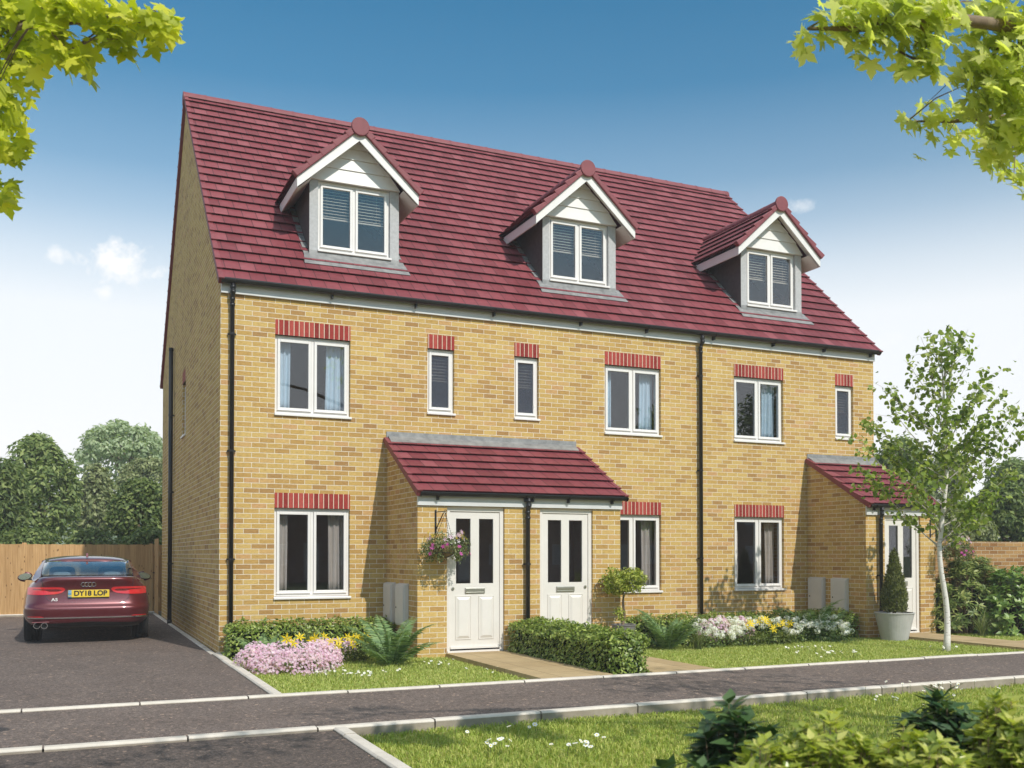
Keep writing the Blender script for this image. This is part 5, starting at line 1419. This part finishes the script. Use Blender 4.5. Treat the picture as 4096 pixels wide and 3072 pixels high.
for k in range(len(rings) - 1):
    for j in range(n):
        j2 = (j + 1) % n; mb.f.append((k * n + j, k * n + j2, (k + 1) * n + j2, (k + 1) * n + j)); mb.uv.append([(0, 0)] * 4)
mb.f.append(tuple((len(rings) - 1) * n + j for j in range(n))); mb.uv.append([(0, 0)] * n)
mb.f.append(tuple(range(n))[::-1]); mb.uv.append([(0, 0)] * n)
body = mb.build('body', M['paint'], car, smooth=True, subsurf=1)
def on_rear(x, z, off=.006): return (x, rear(x, z) - off, z)
def patch(name, mat, xs_, top, bot, parent, off=.008, nx=14, nz=4, thick=None):
    mb = MB(cT); x0, x1 = xs_
    def fn(a, b):
        x = x0 + (x1 - x0) * a; zt, zb = top(x), bot(x); z = zb + (zt - zb) * b
        return on_rear(x, z, off)
    mb.grid(fn, nx, nz)
    def back(a, b):
        p = fn(a, b); return (p[0], p[1] + .03, p[2])
    # rim closing towards the body
    for a0 in range(nx):
        for bb in (0, 1): mb.quad(fn(a0 / nx, bb), fn((a0 + 1) / nx, bb), back((a0 + 1) / nx, bb), back(a0 / nx, bb))
    for aa in (0, 1):
        for b0 in range(nz): mb.quad(fn(aa, b0 / nz), fn(aa, (b0 + 1) / nz), back(aa, (b0 + 1) / nz), back(aa, b0 / nz))
    return mb.build(name, mat, parent, smooth=False, merge=True)
ip = np.interp
for s in (-1, 1):
    X = [.345, .375, .415, .50, .66, .80, .905]; T_ = [.868, .893, .897, .899, .900, .900, .896]; B_ = [.860, .825, .802, .787, .779, .777, .782]
    l = patch('tail_light', M['lamp_red'], (s * .345, s * .905), lambda x: ip(abs(x), X, T_), lambda x: ip(abs(x), X, B_), car, off=.012, nx=18)
    patch('lamp_inset', M['lamp_dark'], (s * .40, s * .82), lambda x: ip(abs(x), [.4, .44, .8, .82], [.856, .868, .872, .87]), lambda x: ip(abs(x), [.4, .44, .6, .62, .82], [.846, .832, .832, .856, .860]), l, off=.0155, nx=12, nz=2)
    patch('rear_reflector', M['lamp_red'], (s * .66, s * .90), lambda x: ip(abs(x), [.66, .70, .9], [.424, .437, .432]), lambda x: .418, car, off=.008, nx=8, nz=1)
patch('chrome_strip', M['chrome'], (-.905, .905), lambda x: .416, lambda x: .396, car, off=.012, nx=40, nz=1)
patch('diffuser', M['black_trim'], (-.80, .80), lambda x: .308 + .03 * max(0, 1 - abs(x) / .7), lambda x: .236, car, off=.006, nx=30, nz=3)
# boot lid shut line: thin dark groove strip
def seam(pts, wd=.005):
    mb = MB(cT); P_ = []
    for (a, b) in zip(pts[:-1], pts[1:]):
        for f in np.linspace(0, 1, 9)[:-1]: P_.append((a[0] + (b[0] - a[0]) * f, a[1] + (b[1] - a[1]) * f))
    P_.append(pts[-1])
    mb.tube([on_rear(x, z, -.001) for x, z in P_], wd, 5)
    return mb.build('shut_line', M['black_trim'], car, smooth=True)
seam([(-.70, 1.04), (-.675, .93), (-.635, .76), (-.60, .70), (-.535, .652), (-.3, .646), (.3, .646), (.535, .652), (.60, .70), (.635, .76), (.675, .93), (.70, 1.04)], .004)
patch('plate_recess', M['black_trim'], (-.335, .335), lambda x: .870, lambda x: .855, car, off=.003, nx=10, nz=1)
# number plate with its characters
def text_mesh(name, s, size, mat, parent, place, bold=.0, depth=.002, align='CENTER', sx=1.0, shear=0):
    cu = bpy.data.curves.new(name, 'FONT'); cu.body = s; cu.size = size; cu.align_x = align; cu.align_y = 'CENTER'; cu.extrude = depth; cu.offset = bold; cu.shear = shear
    tmp = bpy.data.objects.new('tmp', cu); COL.objects.link(tmp)
    bpy.context.view_layer.update()
    me = bpy.data.meshes.new_from_object(tmp.evaluated_get(bpy.context.evaluated_depsgraph_get()))
    bpy.data.objects.remove(tmp)
    co = np.zeros(len(me.vertices) * 3); me.vertices.foreach_get('co', co); co = co.reshape(-1, 3)
    out = np.array([place(x * sx, y, z) for x, y, z in co]) - ORG[parent.name]
    me.vertices.foreach_set('co', out.ravel()); me.materials.clear(); me.materials.append(mat); me.name = name
    return link_mesh(name, me, parent)
yp = .052
mb = MB(cT); mb.box(-.305, .315, yp - .012, yp, .735, .855); pl = mb.build('number_plate', M['plate'], car, bevel=.004)
mb = MB(cT); mb.box(-.302, -.252, yp - .014, yp - .0125, .738, .852); mb.build('plate_band', M['plate_blue'], pl)
mb = MB(cT)
for k in range(12):
    a = k * math.pi / 6; mb.box(-.277 + .016 * math.cos(a) - .003, -.277 + .016 * math.cos(a) + .003, yp - .0155, yp - .0145, .823 + .016 * math.sin(a) - .003, .823 + .016 * math.sin(a) + .003)
mb.build('plate_stars', M['white'], pl)
text_mesh('band_letters', 'GB', .038, M['plate'], pl, lambda x, y, z: cT(-.277 + x, yp - .0155 - z * .2, .762 + y), .0006, .001)
text_mesh('plate_letters', 'DY18 LOP', .112, M['ink'], pl, lambda x, y, z: cT(.031 + x, yp - .014 - z * .4, .797 + y), .0042, .002, sx=1.0)
text_mesh('model_badge', 'A5', .066, M['white'], car, lambda x, y, z: cT(-.50 + x, rear(-.5, .70) - .008 - z, .70 + y), .0015, .003, sx=1.25)
mb = MB(cT)
for k in range(4):
    cxk = -.078 + k * .052; zc = .942
    mb.tube([(cxk + .034 * math.cos(a), rear(cxk, zc + .034 * math.sin(a)) - .014 + .002 * (k % 2), zc + .034 * math.sin(a)) for a in np.linspace(0, 2 * math.pi, 29)], .0052, 6, caps=False, ref=(0, 1, 0))
mb.build('ring_badge', M['chrome'], car, smooth=True)
# twin exhausts
for xx in (-.758, -.648):
    mb = MB(cT); zc = .283; y0 = rear(xx, zc) - .05
    mb.tube([(xx, y0, zc), (xx, y0 + .16, zc)], .050, 24, caps=False); mb.tube([(xx, y0, zc), (xx, y0 + .16, zc)], .043, 24, caps=False)
    for j in range(24):
        a, b = 2 * math.pi * j / 24, 2 * math.pi * (j + 1) / 24
        mb.quad((xx + .05 * math.cos(a), y0, zc + .05 * math.sin(a)), (xx + .05 * math.cos(b), y0, zc + .05 * math.sin(b)), (xx + .043 * math.cos(b), y0, zc + .043 * math.sin(b)), (xx + .043 * math.cos(a), y0, zc + .043 * math.sin(a)))
    e = mb.build('exhaust_pipe', M['chrome'], car, smooth=False)
    mb = MB(cT); mb.tube([(xx, y0 + .035, zc), (xx, y0 + .05, zc)], .0425, 24); mb.build('exhaust_bore', M['black_trim'], e)
mb = MB(cT); mb.box(-.83, -.575, .03, .3, .335, .352); 
mb.build('exhaust_surround', M['paint'], car, bevel=.006)
# wheels
for s in (-1, 1):
    for Y in (.98, 3.78):
        mb = MB(cT); xc = s * .835; r = .345; hwid = .135
        prof = [(xc - hwid + .02, r * .68), (xc - hwid, r * .8), (xc - hwid + .006, r * .95), (xc - hwid + .03, r), (xc + hwid - .03, r), (xc + hwid - .006, r * .95), (xc + hwid, r * .8), (xc + hwid - .02, r * .68)]
        i = len(mb.v); m = 40
        for x, rr in prof:
            for j in range(m): mb.v.append(mb.P((x, Y + rr * math.cos(2 * math.pi * j / m), r - .02 + rr * math.sin(2 * math.pi * j / m))))
        for k in range(len(prof) - 1):
            for j in range(m): mb.f.append((i + k * m + j, i + k * m + (j + 1) % m, i + (k + 1) * m + (j + 1) % m, i + (k + 1) * m + j)); mb.uv.append([(0, 0)] * 4)
        for g in (-.075, -.025, .025, .075):         # tread ribs
            mb.tube([(xc + g, Y + (r + .001) * math.cos(a), r - .02 + (r + .001) * math.sin(a)) for a in np.linspace(0, 2 * math.pi, 37)], .012, 5, caps=False, ref=(1, 0, 0))
        ty = mb.build('wheel', M['tyre'], car, smooth=True)
        mb = MB(cT); xo = xc + s * (hwid - .03)
        mb.tube([(xo - .01 * s, Y, r - .02), (xo, Y, r - .02)], [r * .70, r * .69], 32, ref=(0, 0, 1)); 
        rim = mb.build('rim_back', M['black_trim'], ty)
        mb = MB(cT)
        for k in range(5):
            a = k * 2 * math.pi / 5
            for dd in (-.14, .14): mb.bar((xo + .012 * s, Y + .03 * math.cos(a), r - .02 + .03 * math.sin(a)), (xo + .012 * s, Y + r * .68 * math.cos(a + dd), r - .02 + r * .68 * math.sin(a + dd)), .03, (1, 0, 0), .018)
        mb.tube([(xo + .006 * s, Y + r * .69 * math.cos(a), r - .02 + r * .69 * math.sin(a)) for a in np.linspace(0, 2 * math.pi, 37)], .014, 6, caps=False, ref=(1, 0, 0))
        mb.build('rim', M['metal'], ty)
# cabin: roof panel, pillars, glass, seats
def roof_pt(a, b):        # a across -1..1, b along 0..1
    Y = 1.50 + 1.25 * b; zc = 1.395 + .012 * math.sin(math.pi * b) - .085 * (1 - b) ** 3 * .9 - .02 * b ** 3
    return (a * (.69 - .03 * b), Y, zc - .055 * abs(a) ** 3)
mb = MB(cT); mb.grid(lambda a, b: roof_pt(2 * a - 1, b), 14, 8)
mb.build('roof', M['paint'], car, smooth=True, fix=False, solid=.03)
RB, RT = (.715, .56, 1.055), (.665, 1.50, 1.305)
for s in (-1, 1):
    mb = MB(cT)
    o_b = (s * .835, .50, 1.0); o_m = (s * .80, 1.05, 1.13); o_t = (s * .70, 1.62, 1.315); i_b = (s * .715, .50, 1.058); i_m = (s * .70, 1.0, 1.19); i_t = (s * .665, 1.52, 1.325)
    o_b2 = (s * .865, 1.35, 1.02); 
    mb.quad(i_b, o_b, o_m, i_m); mb.quad(i_m, o_m, o_t, i_t); mb.quad(o_b, o_b2, o_m)
    mb.quad((s * .715, .50, 1.058), (s * .835, .50, 1.0), (s * .80, .3, .985), (s * .70, .3, 1.045))
    for a0, a1, b0, b1 in (((s * .685, 2.70, 1.33), (s * .715, 2.72, 1.30), (s * .80, 3.45, .93), (s * .84, 3.38, .93)),):
        mb.quad(a0, a1, b1, b0)
    mb.quad((s * .70, 1.6, 1.325), (s * .725, 1.62, 1.30), (s * .72, 2.72, 1.30), (s * .69, 2.72, 1.33))
    mb.build('pillar', M['paint'], car, fix=False, solid=.02, smooth=False)
    mb = MB(cT); mb.quad((s * .80, 1.08, 1.12), (s * .715, 1.62, 1.30), (s * .715, 2.70, 1.30), (s * .835, 3.35, .94), (s * .875, 1.4, .99))
    mb.build('side_window', M['car_glass'], car, fix=False, solid=.005)
mb = MB(cT)
mb.grid(lambda a, b: ((2 * a - 1) * (.715 - .05 * b), .50 + 1.02 * b + .03 * abs(2 * a - 1) ** 2 * (1 - b), 1.052 + .27 * b ** .92 - .012 * (1 - abs(2 * a - 1) ** 2) * 0 + .022 * math.sin(math.pi * b)), 12, 8)
mb.build('rear_window', M['car_glass'], car, smooth=True, fix=False, solid=.005)
mb = MB(cT)
mb.grid(lambda a, b: ((2 * a - 1) * (.69 + .12 * b), 2.73 + .72 * b, 1.36 - .43 * b + .03 * math.sin(math.pi * b)), 8, 6)
mb.build('windscreen', M['car_glass'], car, smooth=True, fix=False, solid=.005)
def roundbox(mb, x0, x1, y0, y1, z0, z1, tilt=0):
    mb.hexa([(x0, y0, z0), (x1, y0, z0), (x1, y1, z0), (x0, y1, z0), (x0 + .03, y0 + tilt, z1), (x1 - .03, y0 + tilt, z1), (x1 - .03, y1 + tilt, z1), (x0 + .03, y1 + tilt, z1)])
for xx in (-.40, .40):
    mb = MB(cT); roundbox(mb, xx - .24, xx + .24, 2.0, 2.14, .5, 1.215, -.12); st = mb.build('seat', M['seat'], car, bevel=.07)
    mb = MB(cT); roundbox(mb, xx - .17, xx + .17, 1.20, 1.32, .85, 1.13, -.04); mb.build('headrest', M['seat'], car, bevel=.05)
mb = MB(cT); mb.box(-.70, .70, .72, 1.35, .88, 1.03); mb.build('parcel_shelf', M['seat'], car, bevel=.03)
mb = MB(cT); mb.box(-.10, .10, 2.62, 2.65, 1.245, 1.30); mb.tube([(0, 2.64, 1.3), (0, 2.66, 1.37)], .01, 6); mb.build('interior_mirror', M['black_trim'], car, bevel=.012)
for s in (-1, 1):      # door mirrors
    mb = MB(cT); c = (s * 1.03, 2.75, 1.02)
    i0 = []
    def mfn(a, b):
        th = a * math.pi * 2; ph = (b - .5) * math.pi
        return (c[0] + .125 * math.cos(ph) * math.cos(th), c[1] + .06 + .10 * math.cos(ph) * math.sin(th) if math.sin(th) > 0 else c[1] + .06 + .025 * math.cos(ph) * math.sin(th), c[2] + .075 * math.sin(ph) - .018 * (s * math.cos(th)))
    mb.grid(mfn, 20, 10)
    mr = mb.build('door_mirror', M['paint'], car, smooth=True, merge=True)
    mb = MB(cT); mb.bar((s * .88, 2.8, .965), (s * 1.0, 2.82, .98), .05, (0, 0, 1), .03); mb.build('mirror_arm', M['black_trim'], mr)
    mb = MB(cT); i = len(mb.v)
    mb.poly_prism([(c[0] + .108 * math.cos(a), c[2] + .006 + .058 * math.sin(a) - .016 * s * math.cos(a)) for a in np.linspace(0, 2 * math.pi, 25)[:-1]], 'y', c[1] + .018, c[1] + .03)
    mb.build('mirror_glass', M['chrome'], mr)
mb = MB(cT); mb.poly_prism([(1.58, 1.375), (1.72, 1.395), (1.66, 1.41), (1.62, 1.45), (1.60, 1.455)], 'x', -.018, .018); mb.build('roof_aerial', M['paint'], car, bevel=.004)

HAZE = .0017
# ------------------------------------------------------------------ light and sky
AZ, EL = R(168), R(42)
w = bpy.data.worlds.new('World'); S.world = w; w.use_nodes = True
nt = w.node_tree; nt.nodes.clear()
out = nt.nodes.new('ShaderNodeOutputWorld'); bg = nt.nodes.new('ShaderNodeBackground')
sky = nt.nodes.new('ShaderNodeTexSky'); sky.sky_type = 'NISHITA'; sky.sun_disc = False
sky.sun_elevation = EL; sky.sun_rotation = AZ; sky.air_density = 1.0; sky.dust_density = .6; sky.ozone_density = 3.0; sky.altitude = 0
bg.inputs['Strength'].default_value = .15
# summer haze whitening the sky towards the horizon, added white fill overhead, and two small fair weather clouds
tc = nt.nodes.new('ShaderNodeTexCoord'); nrm = nt.nodes.new('ShaderNodeVectorMath'); nrm.operation = 'NORMALIZE'; nt.links.new(tc.outputs['Generated'], nrm.inputs[0])
sp = nt.nodes.new('ShaderNodeSeparateXYZ'); nt.links.new(nrm.outputs[0], sp.inputs[0])
def wramp(stops):
    r = nt.nodes.new('ShaderNodeValToRGB'); el = r.color_ramp.elements
    while len(el) < len(stops): el.new(.5)
    for e, (p, v) in zip(el, stops): e.position = p; e.color = (v, v, v, 1)
    return r
def wmath(op, a, b):
    m = nt.nodes.new('ShaderNodeMath'); m.operation = op
    for i, v in enumerate((a, b)):
        if isinstance(v, (int, float)): m.inputs[i].default_value = v
        else: nt.links.new(v, m.inputs[i])
    return m.outputs[0]
def wmix(f, a, b, blend='MIX'):
    m = nt.nodes.new('ShaderNodeMix'); m.data_type = 'RGBA'; m.blend_type = blend
    for i, v in ((0, f), (6, a), (7, b)):
        if isinstance(v, bpy.types.NodeSocket): nt.links.new(v, m.inputs[i])
        else: m.inputs[i].default_value = v
    return m.outputs[2]
hz = wramp([(0, 1), (.10, 1), (.228, .90), (.272, .66), (.314, .38), (.353, .20), (.43, .05), (.50, .02), (.60, .02), (.72, .65), (1, .75)]); nt.links.new(sp.outputs[2], hz.inputs[0])  # last stops: unseen white sky added overhead to fill the gable and shadows
tinted = wmix(1.0, sky.outputs[0], (.11, .54, .60, 1), 'MULTIPLY')
HZ = (4.95, 5.02, 5.1, 1)
skyc = wmix(hz.outputs[0], tinted, HZ)
def cloud(az, el, ra, re, thr, seed, gain):
    d = (math.sin(az) * math.cos(el), math.cos(az) * math.cos(el), math.sin(el))
    a = nt.nodes.new('ShaderNodeVectorMath'); a.operation = 'SUBTRACT'; nt.links.new(nrm.outputs[0], a.inputs[0]); a.inputs[1].default_value = d
    b = nt.nodes.new('ShaderNodeVectorMath'); b.operation = 'MULTIPLY'; nt.links.new(a.outputs[0], b.inputs[0]); b.inputs[1].default_value = (1 / ra, 1 / ra, 1 / re)
    ln = nt.nodes.new('ShaderNodeVectorMath'); ln.operation = 'LENGTH'; nt.links.new(b.outputs[0], ln.inputs[0])
    nz = nt.nodes.new('ShaderNodeTexNoise'); nz.inputs['Scale'].default_value = 55; nz.inputs['Detail'].default_value = 9; nz.inputs['Roughness'].default_value = .62
    o_ = nt.nodes.new('ShaderNodeVectorMath'); o_.operation = 'ADD'; nt.links.new(nrm.outputs[0], o_.inputs[0]); o_.inputs[1].default_value = (seed, 0, 0); nt.links.new(o_.outputs[0], nz.inputs['Vector'])
    v = wmath('ADD', wmath('SUBTRACT', 1.0, ln.outputs['Value']), wmath('MULTIPLY', wmath('SUBTRACT', nz.outputs[0], .5), 2.8))
    r = wramp([(thr, 0), (thr + .8, gain)]); nt.links.new(v, r.inputs[0]); return r.outputs[0]
for args in ((R(2.5), R(15.4), .034, .021, .02, 3.0, 1.0), (R(-.6), R(15.6), .014, .010, .15, 5.0, .75), (R(1.6), R(13.9), .012, .008, .2, 8.0, .7), (R(40.5), R(18.9), .020, .009, .2, 2.0, .5), (R(43), R(11.3), .06, .012, .15, 9.0, .5)):
    skyc = wmix(cloud(*args), skyc, (5.15, 5.15, 5.15, 1))
nt.links.new(skyc, bg.inputs[0]); nt.links.new(bg.outputs[0], out.inputs[0])
sd = bpy.data.lights.new('sun', 'SUN'); sd.energy = 2.75; sd.angle = R(.53); sd.color = (1.0, .95, .875)
mb = MB(); mb.box(-60, 70, -56, 72, -1.3, 14.5)
hv = NT('summer_haze'); pv = hv.n('VolumePrincipled', {'Color': (.96, .97, 1, 1), 'Density': HAZE}); hv.t.links.new(pv.outputs[0], hv.out.inputs['Volume'])
hz_o = tag(mb.build('haze', hv.m, None), kind='stuff')
so = bpy.data.objects.new('sun', sd); COL.objects.link(so)
dirv = Vector((math.sin(AZ) * math.cos(EL), math.cos(AZ) * math.cos(EL), math.sin(EL)))
so.rotation_euler = dirv.to_track_quat('Z', 'Y').to_euler(); so.location = (5, -25, 25)
S.view_settings.view_transform = 'Standard'; S.view_settings.look = 'None'; S.view_settings.exposure = .50; S.view_settings.gamma = 1
S.render.engine = 'CYCLES'
S.cycles.max_bounces = 8; S.cycles.transparent_max_bounces = 16; S.cycles.caustics_reflective = False; S.cycles.caustics_refractive = False
S.cycles.use_denoising = True
